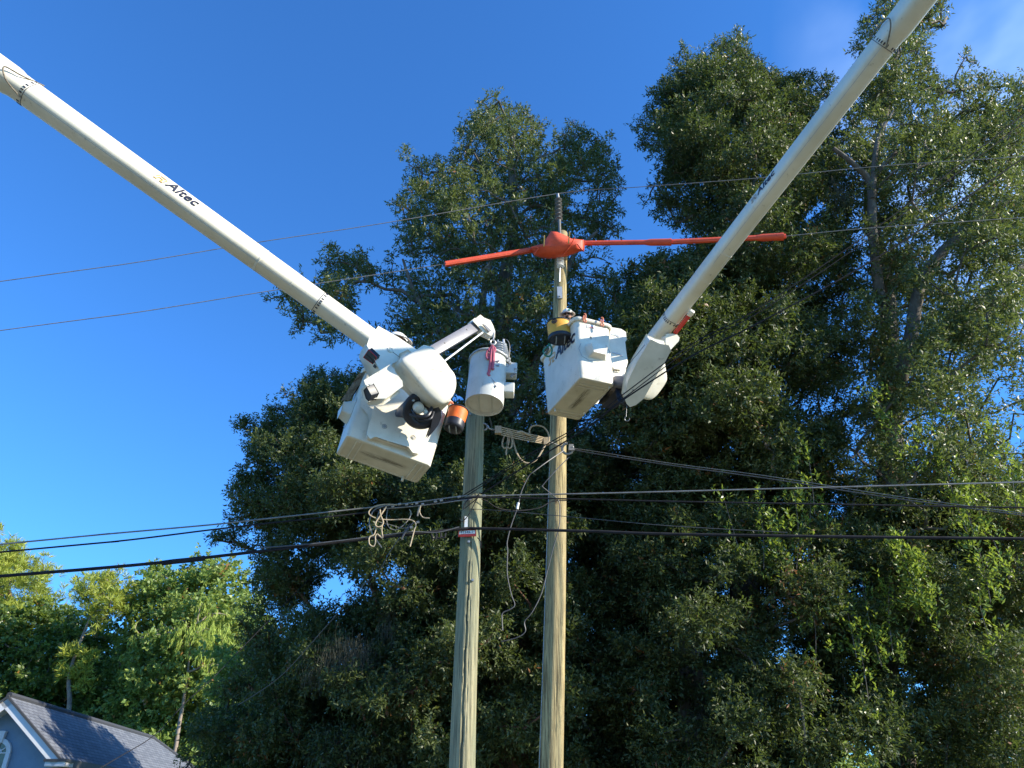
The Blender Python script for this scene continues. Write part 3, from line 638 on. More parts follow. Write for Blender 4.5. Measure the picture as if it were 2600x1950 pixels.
# canvas tool apron hanging over the left end of the bucket
mb = MB(); bn = 9
cols = []
for i in range(12):
    s = i/11; cols.append([PP(*c1(345-160*s+dx, 590+245*s+4*math.sin(i*2.1+dx)), CL-XL*(BL/2+.03+.05*abs(math.sin(i*1.3+dx*.1)))+ZL*.8, camdir(-.3, 0, .95)) for dx in (-22, -8, 6, 20, 34, 48)])
vs = [q for c in cols for q in c]+[q+F3*.10 for c in cols for q in c]; n6 = 6; o = 72
fs = [(i*6+k, i*6+k+1, (i+1)*6+k+1, (i+1)*6+k) for i in range(11) for k in range(5)]; fs += [tuple(o+j for j in f)[::-1] for f in fs]
fs += [(i*6, (i+1)*6, o+(i+1)*6, o+i*6) for i in range(11)]+[(i*6+5, o+i*6+5, o+(i+1)*6+5, (i+1)*6+5) for i in range(11)]
fs += [(k, o+k, o+k+1, k+1) for k in range(5)]+[(66+k, 67+k, o+67+k, o+66+k) for k in range(5)]
mb.add(vs, fs); tag(mb.build('tool_apron', M['canvas'], smooth=60), 'wrinkled brown canvas apron draped down the left end of the tilted bucket', 'tool apron')

# ---- right tip
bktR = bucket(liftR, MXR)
nr1 = (-u_d*.62+s_d*.0+camdir(.15, 0, 1)*.6).normalized()
shell('boom_end_housing', [(535, 612), (580, 635), (650, 668), (770, 690), (795, 745), (722, 885), (625, 1035), (510, 1245), (405, 1430), (300, 1515), (235, 1537), (200, 1505), (180, 1455), (200, 1300), (225, 1180), (350, 920)], r6, P(*r6(450, 1050), 9.28), nr1, .28, M['white'], liftR, .06, 5)
dome('hood', [(700, 915), (735, 905), (752, 1010), (768, 1110), (757, 1200), (640, 1372), (570, 1440), (515, 1466), (440, 1450), (370, 1400), (450, 1200)], r6, P(*r6(640, 1200), 9.80), camdir(.5, -.15, .85), .30, M['white'], liftR, .035)
shell('valve_cover', [(760, 520), (830, 515), (905, 530), (930, 560), (922, 595), (870, 650), (812, 712), (760, 640)], r6, P(*r6(850, 600), 9.95), camdir(.4, .1, .9), .25, M['white'], liftR, .025, 3)
mb = MB(); ra, rb = P(*r6(880, 490), 9.95), P(*r6(1110, 200), 9.55); rd_ = (rb-ra).normalized(); rs = rd_.cross(F3).normalized(); mb.box((ra+rb)/2, (rb-ra).length/2, .032, .03, rd_, rs, rs.cross(rd_)); mb.build('red_guard', M['red'], liftR, bevel=.006)
mb = MB(); mb.box(rb, .05, .04, .035, rd_, rs, rs.cross(rd_)); mb.build('guard_end', M['white'], liftR, bevel=.01)
for q in ((440, 655), (275, 860), (550, 1310), (272, 1318), (208, 1395)):
    pass
mb = MB(); mb.tube([PP(*r6(x, y), P(*r6(450, 1050), 9.28)+nr1*.0+Vector((-.12, 0, 0)), camdir(-.75, .0, .66)) for x, y in ((440, 660), (330, 800), (275, 862), (160, 1010))], .004, 5); mb.build('seam', M['dark'], liftR)
for q in ((272, 1318), (208, 1395)):
    c = PP(*r6(*q), P(*r6(450, 1050), 9.28)+nr1*.002, nr1); mb = MB(); mb.lathe([(0, .004), (.014, .003), (.014, -.01)], c, nr1, 10); mb.build('bolt', M['steel'], liftR)
# mounting frame between bucket and tip
ncv = -XR
pcv = CR - YR*(BW/2+.02) - XR*(BL/2-.10)
cov = shell('bracket_cover', [(1350, 512), (1500, 535), (1566, 578), (1578, 700), (1552, 735), (1570, 900), (1598, 1095), (1560, 1250), (1525, 1365), (1375, 1370), (1300, 1500), (1310, 900), (1320, 560)], h8, pcv, ncv, .80, M['white'], liftR, .02, 3)
shell('handle_recess', [(1330, 600), (1420, 615), (1465, 650), (1455, 668), (1410, 635), (1330, 620)], h8, pcv+ncv*.006, ncv, .02, M['porcl'], cov, .002, 1)
shell('handle_recess', [(1345, 925), (1490, 955), (1530, 1005), (1520, 1012), (1480, 970), (1345, 942)], h8, pcv+ncv*.006, ncv, .02, M['porcl'], cov, .002, 1)
shell('moulded_step', [(1375, 1185), (1525, 1105), (1560, 1150), (1490, 1225), (1380, 1210)], h8, pcv+ncv*.05, ncv, .06, M['white'], cov, .01, 2)
mb = MB(); mb.tube(smooth_path([PP(*h8(x, y), pcv+ncv*.01, ncv) for x, y in ((1380, 1225), (1450, 1215), (1482, 1245), (1455, 1275), (1380, 1272))]), .008, 6); mb.build('handle', M['white'], cov)
nm = camdir(.1, -.2, .97)
shell('mount_bracket', [(735, 1210), (765, 1230), (760, 1400), (670, 1460), (590, 1450), (640, 1390), (690, 1330), (700, 1270)], c2, P(*c2(700, 1350), 10.2), nm, .25, M['dark'], liftR, .02, 2)
mb = MB(); mb.torus(P(*r6(235, 1485), 9.85), camdir(.2, -.7, .6), .095, .03, 36, 10); mb.build('rotator_ring', M['dark'], liftR)
mb = MB()
for a in range(4): mb.tube(smooth_path([P(*c2(700+a*14, 1260), 10.0), P(*c2(690+a*8, 1340), 9.9), P(*c2(720+a*18, 1420+a*8), 9.85), P(*c2(770+a*10, 1400), 9.8)]), .012, 6)
mb.build('rotator_hoses', M['dark'], liftR)
mb = MB(); mb.tube([CR-YR*.2+ZR*.35, P(*r6(300, 1200), 9.7)], [.10, .10], 12); mb.build('mount_arm', M['jib'], liftR)
mb = MB(); mb.tube([CL-YL*.2+ZL*.55, P(*c1(870, 800), 8.45)], [.10, .10], 12); mb.build('mount_arm', M['jib'], liftL)
mb = MB(); mb.torus(P(*c2(775, 1545), 9.9), F3, .035, .006, 16, 6, a0=.5, a1=5.2); mb.tube([P(*c2(768, 1530), 9.9), P(*c2(772, 1440), 9.9)], .003, 4); mb.build('tether_ring', M['steel'], liftR)
# writing on the long side of the right bucket
nY = YR; pf = CR + YR*(BW/2*.985+.004) + ZR*.8
oE = PP(*h8(272, 1150), pf, nY); oT = PP(*h8(352, 1045), pf, nY)
slope = (PP(*h8(500, 905), pf, nY)-oT).normalized(); upv = nY.cross(slope).normalized()
if upv.z < 0: upv = -upv
Xt = slope; Yt = nY.cross(Xt).normalized()
text_mesh('lettering', 'Altec', .30, oT+nY*.003, Xt, Yt, M['ink'], liftR, shear=.2, bold=.02)
emblem(oT-Xt*.25+nY*.003, Xt, Yt, .20, M['gold'], liftR)
# small label and black marks on the near end
pn = CR - XR*(BL/2*.985) + ZR*.8; nn = -XR
shell('warning_label', [(892, 432), (1040, 462), (1046, 515), (900, 492)], h8, pn+nn*.012, nn, .004, M['whitetag'], liftR, 0)
text_mesh('label_text', 'DANGER', .022, PP(*h8(925, 486), pn+nn*.012, nn)+nn*.006, -YR if (-YR).dot(R3) > 0 else YR, ZR, M['redtag'], liftR, bold=.0)
shell('scuff_mark', [(962, 650), (975, 645), (985, 662), (974, 705)], h8, pn+nn*.006, nn, .004, M['canvas'], liftR, 0)

# ------------------------------------------------------------------ things hung on the buckets
def cylinder_bag(name, label, topc, botc, r, mbody, mbase, base_frac, squash=1.0, pocket=True):
    ax = (topc-botc); L = ax.length; Z = ax.normalized()
    t = thing(name, label, 'tool bucket', botc)
    X = Vector((1, 0, 0)); X = (X-Z*X.dot(Z)).normalized(); Yy = Z.cross(X)
    def prof(pr, nm, mt, seg=36):
        mb = MB(); vs = []
        for rr, z in pr:
            for k in range(seg):
                th = 2*math.pi*k/seg; vs.append(botc+Z*z+X*math.cos(th)*rr+Yy*math.sin(th)*rr*squash)
        m = len(pr); mb.add(vs, [(i*seg+k, i*seg+(k+1) % seg, (i+1)*seg+(k+1) % seg, (i+1)*seg+k) for i in range(m-1) for k in range(seg)])
        return mb.build(nm, mt, t, smooth=50)
    b = L*base_frac
    prof([(r*.96, b), (r*.985, b+L*.25), (r*.99, L*.9), (r, L), (r*.96, L*1.005), (r*.93, L*.98), (r*.9, b)], 'bag_body', mbody)
    prof([(0, .012), (r*.8, .008), (r*.86, 0), (r*.97, .01), (r*1.0, .04), (r*1.01, b*.8), (r*1.0, b), (r*.95, b+.002)], 'bag_base', mbase)
    mb = MB(); mb.torus(botc+Z*L, Z, r*1.0, .010, 36, 8, X=X, sy=squash); mb.build('rim', mbase, t)
    for a in (-.35, .35):
        mb = MB(); mb.box(botc+X*r*a, .008, r*.6*squash, .006, X, Yy, Z); mb.build('foot_rib', M['porc'], t)
    return t, X, Yy, Z
tO, Xo, Yo, Zo = cylinder_bag('tool_bucket', 'orange cylindrical tool bucket with black base hanging beside the tilted bucket', P(*c1(1215, 925), 9.10), P(*c1(1165, 1095), 9.06), .132, M['bagorange'], M['dark'], .40)
for a in (-1.9, -1.15, -.5):
    mb = MB(); b0 = P(*c1(1155, 1110), 9.16); mb.box(b0+(Xo*math.cos(a)+Yo*math.sin(a))*.150+Zo*.22, .006, .022, .11, (Xo*math.cos(a)+Yo*math.sin(a)), (-Xo*math.sin(a)+Yo*math.cos(a)), Zo); mb.build('webbing', M['canvas'], tO)
mb = MB(); mb.tube(smooth_path([P(*c1(1130, 940), 9.1), P(*c1(1140, 895), 9.1), P(*c1(1165, 885), 9.1), P(*c1(1172, 925), 9.12)]), .012, 8); mb.tube(smooth_path([P(*c1(1120, 870), 9.05), P(*c1(1150, 850), 9.05), P(*c1(1168, 880), 9.1)]), .016, 8)
mb.build('hanging_strap', M['salmon'], tO)
tY, Xy, Yy_, Zy = cylinder_bag('tool_bucket', 'yellow oval tool bucket with black base and round emblem, hung on the right bucket', P(*h8(405, 440), 9.85), P(*h8(435, 715), 9.80), .185, M['bagyellow'], M['dark'], .20, .8)
b0 = P(*h8(435, 715), 9.80)
for k in range(6):      # flower-like round emblem
    a = -2.0; on = (Xy*math.cos(a)+Yy_*math.sin(a)*.8); nrm_ = (Xy*math.cos(a)+Yy_*math.sin(a)/.8).normalized(); tv = nrm_.cross(Zy).normalized()
    if k == 0: emb = MB(); cE = b0+on*.187+Zy*.27
    th = k*math.pi/3; emb.torus(cE+tv*.022*math.cos(th)+Zy*.022*math.sin(th), nrm_, .014, .0035, 12, 5)
emb.torus(cE, nrm_, .042, .004, 24, 5); emb.build('round_emblem', M['ink'], tY)
mb = MB(); mb.tube(smooth_path([P(*h8(540, 470), 9.85), P(*h8(570, 400), 9.85), P(*h8(600, 380), 9.95)]), .012, 8); mb.build('hanging_strap', M['salmon'], tY)
def hookthing(label, pts, Y, mat, r=.010, cat='hook', name='hanging_hook', group=None):
    mb = MB(); mb.tube(smooth_path([P(*h8(*q), Y) for q in pts], 6), r, 8); o = mb.build(name, mat); return tag(o, label, cat, group)
rimp = CR - XR*(BL/2+.06)
hookthing('orange hook over the rim nearer the worker on the right bucket', [(848, 258), (872, 256), (880, 300), (874, 350), (888, 375), (872, 402), (848, 390), (842, 360), (858, 330), (850, 290), (838, 300), (828, 350)], rimp.y-.03, M['salmon'], group='orange hooks on the bucket rim')
hookthing('orange hook over the rim farther from the worker on the right bucket', [(1150, 325), (1176, 322), (1185, 370), (1178, 420), (1194, 442), (1178, 470), (1152, 462), (1146, 430), (1162, 400), (1150, 360), (1140, 372), (1130, 400)], rimp.y+.04, M['salmon'], group='orange hooks on the bucket rim')
hookthing('green snap ring hanging at the far left edge of the right bucket', [(235, 810), (150, 880), (140, 930), (170, 985), (240, 1000), (275, 960), (285, 870), (240, 780), (228, 815)], 9.9, M['green'], .013, 'snap ring', 'snap_ring')
mb = MB(); mb.tube(smooth_path([P(*h8(170, 830), 9.95), P(*h8(165, 880), 9.95), P(*h8(215, 860), 9.95), P(*h8(180, 960), 9.95)]), .02, 8); tag(mb.build('wire_grip', M['canvas']), 'small dark clamp held inside the green snap ring', 'clamp')

# ------------------------------------------------------------------ transformer hanging on the jib
Tt, Tb = P(*c8(455, 628), 9.60), P(*c8(383, 1262), 9.50)
ZT = (Tt-Tb).normalized(); LT = (Tt-Tb).length; RT = .272
XT = (Vector((1, 0, 0))-ZT*ZT.x).normalized(); YT = ZT.cross(XT)
tr = thing('transformer', 'pale grey can transformer slung from the grey jib in front of the green pole', 'transformer', Tb)
mb = MB(); mb.lathe([(0, .05), (RT*.93, .05), (RT*.955, .0), (RT*.99, -.005), (RT, .01), (RT, LT-.03), (RT*1.0, LT)], Tb, ZT, 64, X=XT); mb.build('tank', M['tank'], tr, smooth=40)
for a in (-.09, .09):
    mb = MB(); mb.box(Tb+ZT*.045+XT*a, .008, RT*.86, .01, XT, YT, ZT); mb.build('base_rib', M['tank'], tr)
mb = MB(); mb.lathe([(RT*.97, LT-.06), (RT*1.05, LT-.05), (RT*1.06, LT-.02), (RT*1.04, LT), (RT*.99, LT+.01), (RT*.8, LT+.05), (RT*.3, LT+.07), (0, LT+.07)], Tb, ZT, 64, X=XT); mb.build('lid', M['tank'], tr, smooth=50)
mb = MB(); mb.torus(Tb+ZT*(LT-.035), ZT, RT*1.055, .014, 64, 8, X=XT); mb.build('lid_band', M['steel'], tr)
bb = P(*c8(592, 590), 9.58)
bt = P(*c8(578, 395), 9.60); zb = (bt-bb).normalized(); Lb = (bt-bb).length
pr = [(.03, 0)]
for i in range(5): z = Lb*(.10+.17*i); pr += [(.045, z), (.088, z+.014), (.090, z+.022), (.046, z+.036)]
pr += [(.026, Lb*.97), (.012, Lb), (.012, Lb+.06), (0, Lb+.06)]
mb = MB(); mb.lathe(pr, bb, zb, 28); mb.build('bushing', M['porc'], tr, smooth=50)
ab = P(*c8(665, 600), 9.56); at_ = P(*c8(655, 345), 9.66); za = (at_-ab).normalized(); La = (at_-ab).length
mb = MB(); pr = [(.062, 0)]
for i in range(6): z = La*(.08+.12*i); k = 1-.5*i/6; pr += [(.054*k, z), (.078*k, z+.012), (.056*k, z+.024)]
pr += [(.02, La*.85), (.016, La), (0, La)]
mb.lathe(pr, ab, za, 24); mb.build('surge_arrester', M['porcl'], tr, smooth=50)
mb = MB(); mb.tube(smooth_path([at_, P(*c8(700, 345), 9.66), P(*c8(735, 400), 9.64), P(*c8(742, 480), 9.62), P(*c8(735, 590), 9.6)]), .005, 6); mb.build('jumper', M['alu'], tr)
mb = MB()
for q in ((690, 590), (725, 615), (700, 640), (735, 670)): mb.lathe([(0, .03), (.022, .028), (.024, 0), (.024, -.03)], P(*c8(*q), 9.5), camdir(.5, 0, .86), 10)
mb.tube(smooth_path([P(*c8(680, 590), 9.5), P(*c8(730, 610), 9.5), P(*c8(738, 660), 9.5), P(*c8(712, 730), 9.5)]), .012, 6); mb.build('lid_clamp', M['steel'], tr)
for nm_, q, hx_, hz_, dy in (('terminal_box', (748, 785), .098, .098, 9.58), ('nameplate_box', (703, 1055), .105, .085, 9.54)):
    c = P(*c8(*q), dy); mb = MB(); mb.box(c, hx_, .085, hz_, XT, YT, ZT); mb.build(nm_, M['tank'], tr, bevel=.014, seg=3)
mb = MB(); mb.tube([P(*c8(800, 735), 9.56), P(*c8(800, 690), 9.56)], .042, 14)
for q in ((818, 760), (818, 790), (815, 825), (770, 862), (790, 850)): mb.lathe([(0, .02), (.016, .018), (.018, 0), (.018, -.02)], P(*c8(*q), 9.5), camdir(.6, -.2, .77), 8)
mb.build('terminal_lugs', M['steel'], tr)
for q in ((560, 650), (555, 712)):
    mb = MB(); c = P(*c8(*q), 9.33); mb.box(c, .045, .008, .010, (XT*1+ZT*.35).normalized(), YT, ZT); mb.build('lug', M['steel'], tr)
# sling
mb = MB(); Ys = 9.28
for pts, r in (([(505, 430), (470, 480), (430, 500), (415, 560), (425, 610), (450, 600), (450, 540)], .014), ([(510, 440), (490, 480), (478, 560), (470, 680), (455, 780), (440, 830), (462, 858)], .022), ([(505, 450), (515, 500), (515, 580), (508, 680), (500, 740), (515, 762)], .021), ([(500, 440), (530, 460), (535, 500), (500, 530), (450, 500), (460, 470), (500, 480)], .017), ([(505, 420), (480, 450), (470, 500)], .015)):
    mb.tube(smooth_path([P(*c8(*q), Ys) for q in pts], 6), r, 8)
tag(mb.build('lifting_sling', M['pink']), 'bunched pink sling tails draped over the front of the transformer', 'sling')
mb = MB(); mb.tube(smooth_path([P(*c8(462, 858), Ys), P(*c8(500, 905), Ys), P(*c8(548, 960), Ys), P(*c8(545, 985), Ys)]), .005, 6)
mb.tube(smooth_path([P(*c8(545, 985), Ys), P(*c8(560, 1015), Ys)]), .011, 6); mb.tube(smooth_path([P(*c8(550, 985), Ys), P(*c8(535, 1005), Ys)]), .009, 6)
tag(mb.build('tag_line', M['steel']), 'thin wire with a small clip hanging below the pink sling', 'wire')

# ------------------------------------------------------------------ insulators, line covers
def insul(name, label, a, b, n, r, mat):
    Z = (b-a).normalized(); L = (b-a).length; pr = [(r*.35, 0)]
    for i in range(n): z = L*(i+.3)/n; pr += [(r*.4, z-L*.12/n*3), (r, z), (r*.98, z+.008), (r*.4, z+L*.35/n)]
    pr += [(r*.3, L), (0, L)]; mb = MB(); mb.lathe(pr, a, Z, 24); return mb
t = thing('post_insulator', 'grey ribbed insulator on a bracket at the very top of the tan pole', 'insulator', P(*c7(945, 1145), 11.45))
insul('', '', P(*c7(945, 1065), 11.45), P(*c7(940, 895), 11.45), 6, .075, None).build('sheds', M['dullsteel'], t, smooth=50)
mb = MB(); mb.tube([P(*c7(955, 1250), 11.36), P(*c7(948, 1060), 11.44)], .030, 12); mb.build('stem', M['dullsteel'], t)
mb = MB(); mb.tube([P(*c7(940, 895), 11.45), P(*c7(936, 868), 11.45)], .028, 10); mb.build('clamp', M['steel'], t)
t = thing('post_insulator', 'white ribbed insulator on a strap below the orange cover on the tan pole', 'insulator', P(*c7(952, 1560), 11.33))
insul('', '', P(*c7(958, 1420), 11.30), P(*c7(955, 1320), 11.30), 5, .072, None).build('sheds', M['whitetag'], t, smooth=50)
mb = MB(); mb.tube([P(*c7(955, 1420), 11.31), P(*c7(950, 1530), 11.34)], .028, 8, flat=.5); mb.box(P(*c7(952, 1610), 11.36), .045, .015, .13); mb.lathe([(0, .03), (.02, .03), (.02, 0)], P(*c7(952, 1635), 11.34), Vector((0, -1, 0)), 8); mb.build('strap', M['porcl'], t, smooth=30)
SLl, SLr = .18, .10
x0R = (GR+dR*11).x
def PW(px, py, Y0=11.3, x0=x0R, sl=SLl, sr=SLr):
    q = P(px, py, Y0); s = sl if q.x < x0 else sr
    return PV(px, py, x0, Y0, -s if q.x < x0 else s)
def hose(name, label, p, q, r, bell=False, sag=0):
    t = thing(name, label, 'line cover', p, 'orange line hoses')
    d = (q-p).normalized(); n = 24; mb = MB(); pts = [p+(q-p)*i/n-Vector((0, 0, sag*math.sin(math.pi*i/n))) for i in range(n+1)]
    mb.tube(pts, r, 20); mb.build('tube', M['orange'], t)
    mb = MB(); mb.tube([z-Vector((0, .0, 0))+F3*(-r*.9)-U3*r*.45 for z in pts], r*.28, 8); mb.build('seam', M['orange'], t)
    mb = MB(); mb.tube([z+U3*r*.95 for z in pts], r*.2, 8); mb.build('ridge', M['orange'], t)
    if bell:
        mb = MB(); L = (q-p).length; b0 = q-d*.42; mb.lathe([(r, -.12), (r*1.45, .0), (r*1.5, .32), (r*1.58, .34), (r*1.58, .38), (r*1.2, .38), (r*1.1, .2)], b0, d, 24); mb.build('coupling', M['orange'], t, smooth=50)
    return t
gA, gB = PW(*v(962, 571)), PW(*v(1170, 537)); hose('line_hose', 'orange line hose slanting down to the left of the orange cover', gA, gB, .050)
gC, gD = PW(*v(1230, 526)), PW(*v(1455, 523)); hose('line_hose', 'orange line hose between the orange cover and the first coupling', gC, gD, .044, True)
gE, gF = PW(*v(1452, 523)), PW(*v(1697, 511)); hose('line_hose', 'orange line hose passing behind the right boom with a flared right end', gE, gF, .047, True)
icv = thing('insulator_cover', 'humped orange rubber cover clipped over the insulator on the tan pole', 'insulator cover', P(*c7(950, 1250), 11.1))
poly = [(885, 1146), (925, 1148), (965, 1162), (1010, 1182), (1040, 1200), (1135, 1210), (1136, 1288), (1110, 1292), (1050, 1316), (990, 1335), (930, 1344), (870, 1346), (810, 1338), (765, 1322), (745, 1288), (732, 1272), (735, 1262), (800, 1245), (832, 1240), (850, 1200)]
pc0 = P(*c7(940, 1250), 11.02); nc = camdir(0, -.1, .99)
fr = [PP(*c7(*q), pc0, nc) for q in poly]; ctr = PP(*c7(940, 1262), pc0, nc); mb = MB(); m = len(fr); vs = []
for k, (sc, dep) in enumerate(((0.0, .16), (.35, .155), (.65, .125), (.85, .07), (.96, .02), (1, -.06), (1, -.36), (.96, -.42))):
    vs += [ctr+(q-ctr)*sc+nc*dep for q in fr]
mb.add(vs, [(i*m+k, i*m+(k+1) % m, (i+1)*m+(k+1) % m, (i+1)*m+k) for i in range(7) for k in range(m)])
mb.build('shell', M['orange'], icv, smooth=60)
mb = MB(); mb.tube(smooth_path([PP(*c7(x, y), pc0+nc*.16, nc) for x, y in ((1065, 1190), (1035, 1250), (1000, 1300), (970, 1335))]), .008, 6); mb.tube(smooth_path([PP(*c7(x, y), pc0+nc*.13, nc) for x, y in ((1080, 1240), (1120, 1290), (1132, 1285), (1138, 1215))]), .010, 6); mb.build('fold', M['orange'], icv)
mb = MB(); mb.tube(smooth_path([PP(*c7(x, y), pc0+nc*.13, nc) for x, y in ((738, 1270), (790, 1272), (775, 1300), (760, 1322))]), .012, 6); mb.build('flap', M['orange'], icv)
for i, (a, b) in enumerate((((836, 1178), (832, 1262)), ((1026, 1150), (1018, 1240)))):
    mb = MB(); p_, q_ = PP(*c7(*a), pc0+nc*.15, nc), PP(*c7(*b), pc0+nc*.17, nc); X = (p_-q_).normalized()
    mb.box((p_+q_)/2, .011, .011, (p_-q_).length/2, X.cross(F3).normalized(), X.cross(X.cross(F3)).normalized(), X); mb.torus((p_+q_)/2, X.cross(F3), .02, .003, 10, 5)
    tag(mb.build('clamp_pin', M['pins'], bevel=.002), ['wooden clamp pin at the left shoulder of the orange cover', 'wooden clamp pin at the right shoulder of the orange cover'][i], 'clamp pin', 'wooden pins on the orange cover')

# ------------------------------------------------------------------ wires
def wire(label, pts, r, mat, cat='cable', name='overhead_wire', group=None, seg=6, n=8, ext=None):
    mb = MB()
    pp = [Vector(p) for p in pts]
    if ext:
        if ext[0]: pp = [pp[0]+(pp[0]-pp[1]).normalized()*ext[0]]+pp
        if ext[1]: pp = pp+[pp[-1]+(pp[-1]-pp[-2]).normalized()*ext[1]]
    mb.tube(smooth_path(pp, n), r, seg); return tag(mb.build(name, mat), label, cat, group)
PWv = lambda x, y, **k: PW(x*K, y*K, **k)
GW = 'overhead power and cable lines'
wire('highest thin wire, crossing the pole top insulator', [PWv(0, 608, Y0=11.45), PWv(300, 566, Y0=11.45), PWv(560, 523, Y0=11.45), PWv(830, 482, Y0=11.45), PWv(1208, 418, Y0=11.45)] +
     [PWv(1380, 404, Y0=11.45), PWv(1645, 384, Y0=11.45), PWv(1900, 359, Y0=11.45), PWv(2212, 338, Y0=11.45)], .0075, M['alu'], 'wire', group=GW, ext=(12, 8))
wire('second wire from the top, running left from the orange hose', [PWv(0, 714), PWv(300, 674), PWv(560, 632), PWv(775, 599), PWv(970, 569)], .0075, M['alu'], 'wire', group=GW, ext=(12, 0))
wire('wire leaving the flared right end of the orange hoses', [PWv(1690, 511), PWv(1850, 495), PWv(2020, 483), PWv(2212, 470)], .0075, M['alu'], 'wire', group=GW, ext=(0, 8))
x0L = (GL+dL*4).x
PL_ = lambda q, Y0=10.30, s=None: PV(q[0], q[1], x0L, Y0, (-.18 if q[0] < 1190 else .10) if s is None else s)
def V2(*a): return v(*a)
wire('uppermost of the three lines below the buckets, tan coloured, with loops hanging from it', [PL_(q) for q in ((0, 1382), (260, 1357), (529, 1333), (650, 1320), (900, 1293), (1052, 1276), (1166, 1261), (1225, 1259), (1500, 1253), (1700, 1248), (2150, 1236), (2600, 1224))], .011, M['alu'], 'wire', group=GW, ext=(12, 8))
wire('black line just under the uppermost low line', [PL_(q, 10.29) for q in ((0, 1402), (300, 1374), (529, 1346), (650, 1332), (900, 1305), (1052, 1284), (1166, 1268), (1228, 1263), (1500, 1268), (1700, 1273), (2150, 1281), (2600, 1289))], .0115, M['cable'], group=GW, ext=(12, 8))
wire('thick black lowest cable passing just over the red number plate', [PL_(q, 10.31) for q in ((0, 1463), (200, 1447), (411, 1428), (650, 1401), (900, 1372), (1050, 1356), (1171, 1343), (1225, 1342), (1500, 1349), (1700, 1356), (2150, 1363), (2600, 1368))], .021, M['cable'], group=GW, ext=(12, 8), seg=8)
mb = MB(); mb.tube(smooth_path([PL_(q, 10.31) for q in ((411, 1430), (440, 1426), (480, 1422), (520, 1417))]), .034, 8); tag(mb.build('splice_sleeve', M['cable']), 'thick black splice on the lowest cable at left', 'splice')
wire('lashed strand twisted around the lowest black cable left of the number plate', [PL_(q, 10.26) for q in ((650, 1392), (800, 1380), (980, 1358), (1050, 1350), (1110, 1352), (1166, 1338))], .009, M['darkwire'], group=GW)
mb = MB()
for i in range(3):
    q = PL_(c6(722+i*42, 1128-i*5), 10.25); mb.tube(smooth_path([q, q+Vector((.02, 0, -.06)), q+Vector((.06, 0, -.06)), q+Vector((.07, 0, 0))]), .012, 6)
tag(mb.build('cable_clip', M['cable']), 'row of small black loops under the lowest cable beside the pole', 'clips')
wire('thin dark line between the middle and lowest cables, right of the poles', [PL_(q, 10.36) for q in ((1195, 1292), (1280, 1297), (1400, 1308), (1500, 1317), (1700, 1335), (2000, 1352))], .005, M['darkwire'], group=GW)
wire('black cable sagging between the two poles', [P(*c6(x, y), Y) for x, y, Y in ((1190, 800, 10.35), (1240, 820, 10.4), (1330, 880, 10.6), (1450, 905, 10.8), (1600, 905, 11), (1740, 880, 11.1), (1850, 822, 11.2), (1990, 814, 11.3))], .0085, M['cable'], group=GW)
wire('upper of the twin black wires slanting up to the right across the right boom tip', [P(1166, 1264, 10.3), P(1350, 1150, 10.0), P(1500, 1064, 9.6), P(1584, 1000, 9.25), P(1760, 872, 9.0), P(1930, 780, 8.8), P(2250, 560, 8.5), P(2600, 290, 8.2)], .0085, M['cable'], group=GW, ext=(0, 3))
wire('lower of the twin black wires slanting up to the right across the right boom tip', [P(1166, 1270, 10.32), P(1350, 1157, 10.02), P(1500, 1071, 9.62), P(1586, 1009, 9.25), P(1762, 880, 9.0), P(1932, 790, 8.8), P(2250, 575, 8.5), P(2600, 310, 8.2)], .0075, M['cable'], group=GW, ext=(0, 3))
wire('single heavier wire slanting below the twin black wires', [P(1220, 1255, 10.3), P(1360, 1167, 10.0), P(1500, 1080, 9.55), P(1584, 1014, 9.2), P(1760, 902, 8.95), P(1930, 818, 8.7), P(2250, 640, 8.4), P(2600, 400, 8.1)], .012, M['cable'], group=GW, ext=(0, 3))
wire('pair of wires drooping down to the right from the tan pole clamp', [P(*q) for q in ((*c6(2050, 335), 11.2), (1500, 1150, 11.1), (1700, 1181, 10.9), (1950, 1215, 10.6), (2250, 1262, 10.2), (2600, 1309, 9.8))], .008, M['darkwire'], group=GW, ext=(0, 8))
wire('thinner partner of the drooping pair right of the tan pole', [P(*q) for q in ((*c6(2050, 325), 11.22), (1510, 1146, 11.12), (1700, 1176, 10.92), (1950, 1209, 10.62), (2250, 1256, 10.22), (2600, 1304, 9.82))], .0055, M['alu'], group=GW, ext=(0, 8))
wire('wire dangling between the poles ending in a kink', [P(*q, Y) for q, Y in ((c6(1960, 345), 11.1), (c6(1820, 440), 10.9), (c6(1690, 535), 10.8), (c6(1630, 590), 10.8), (c6(1560, 740), 10.8), (c6(1530, 870), 10.8), (c6(1470, 1040), 10.8), (c6(1430, 1200), 10.8), (b3(482, 250), 10.8), (b3(480, 400), 10.8), (b3(505, 530), 10.8), (b3(528, 600), 10.8), (b3(500, 630), 10.8), (b3(450, 655), 10.8), (b3(446, 700), 10.8), (b3(450, 768), 10.8))], .0085, M['darkwire'], 'wire', 'hanging_wire')
wire('wire trailing down the face of the tan pole from the clamp', [P(*q, Y) for q, Y in ((c6(2010, 405), 11.2), (c6(1860, 560), 11.1), (c6(1765, 670), 11.1), (c6(1765, 690), 11.1), (c6(1850, 760), 11.15), (c6(1912, 820), 11.2), (c6(1922, 930), 11.2), (c6(1915, 1060), 11.2), (c6(1860, 1260), 11.2), (b3(740, 380), 11.2), (b3(700, 530), 11.15), (b3(640, 650), 11.1), (b3(592, 710), 11.1), (b3(596, 775), 11.1), (b3(540, 815), 11.1), (b3(440, 840), 11.1))], .0075, M['darkwire'], 'wire', 'hanging_wire')
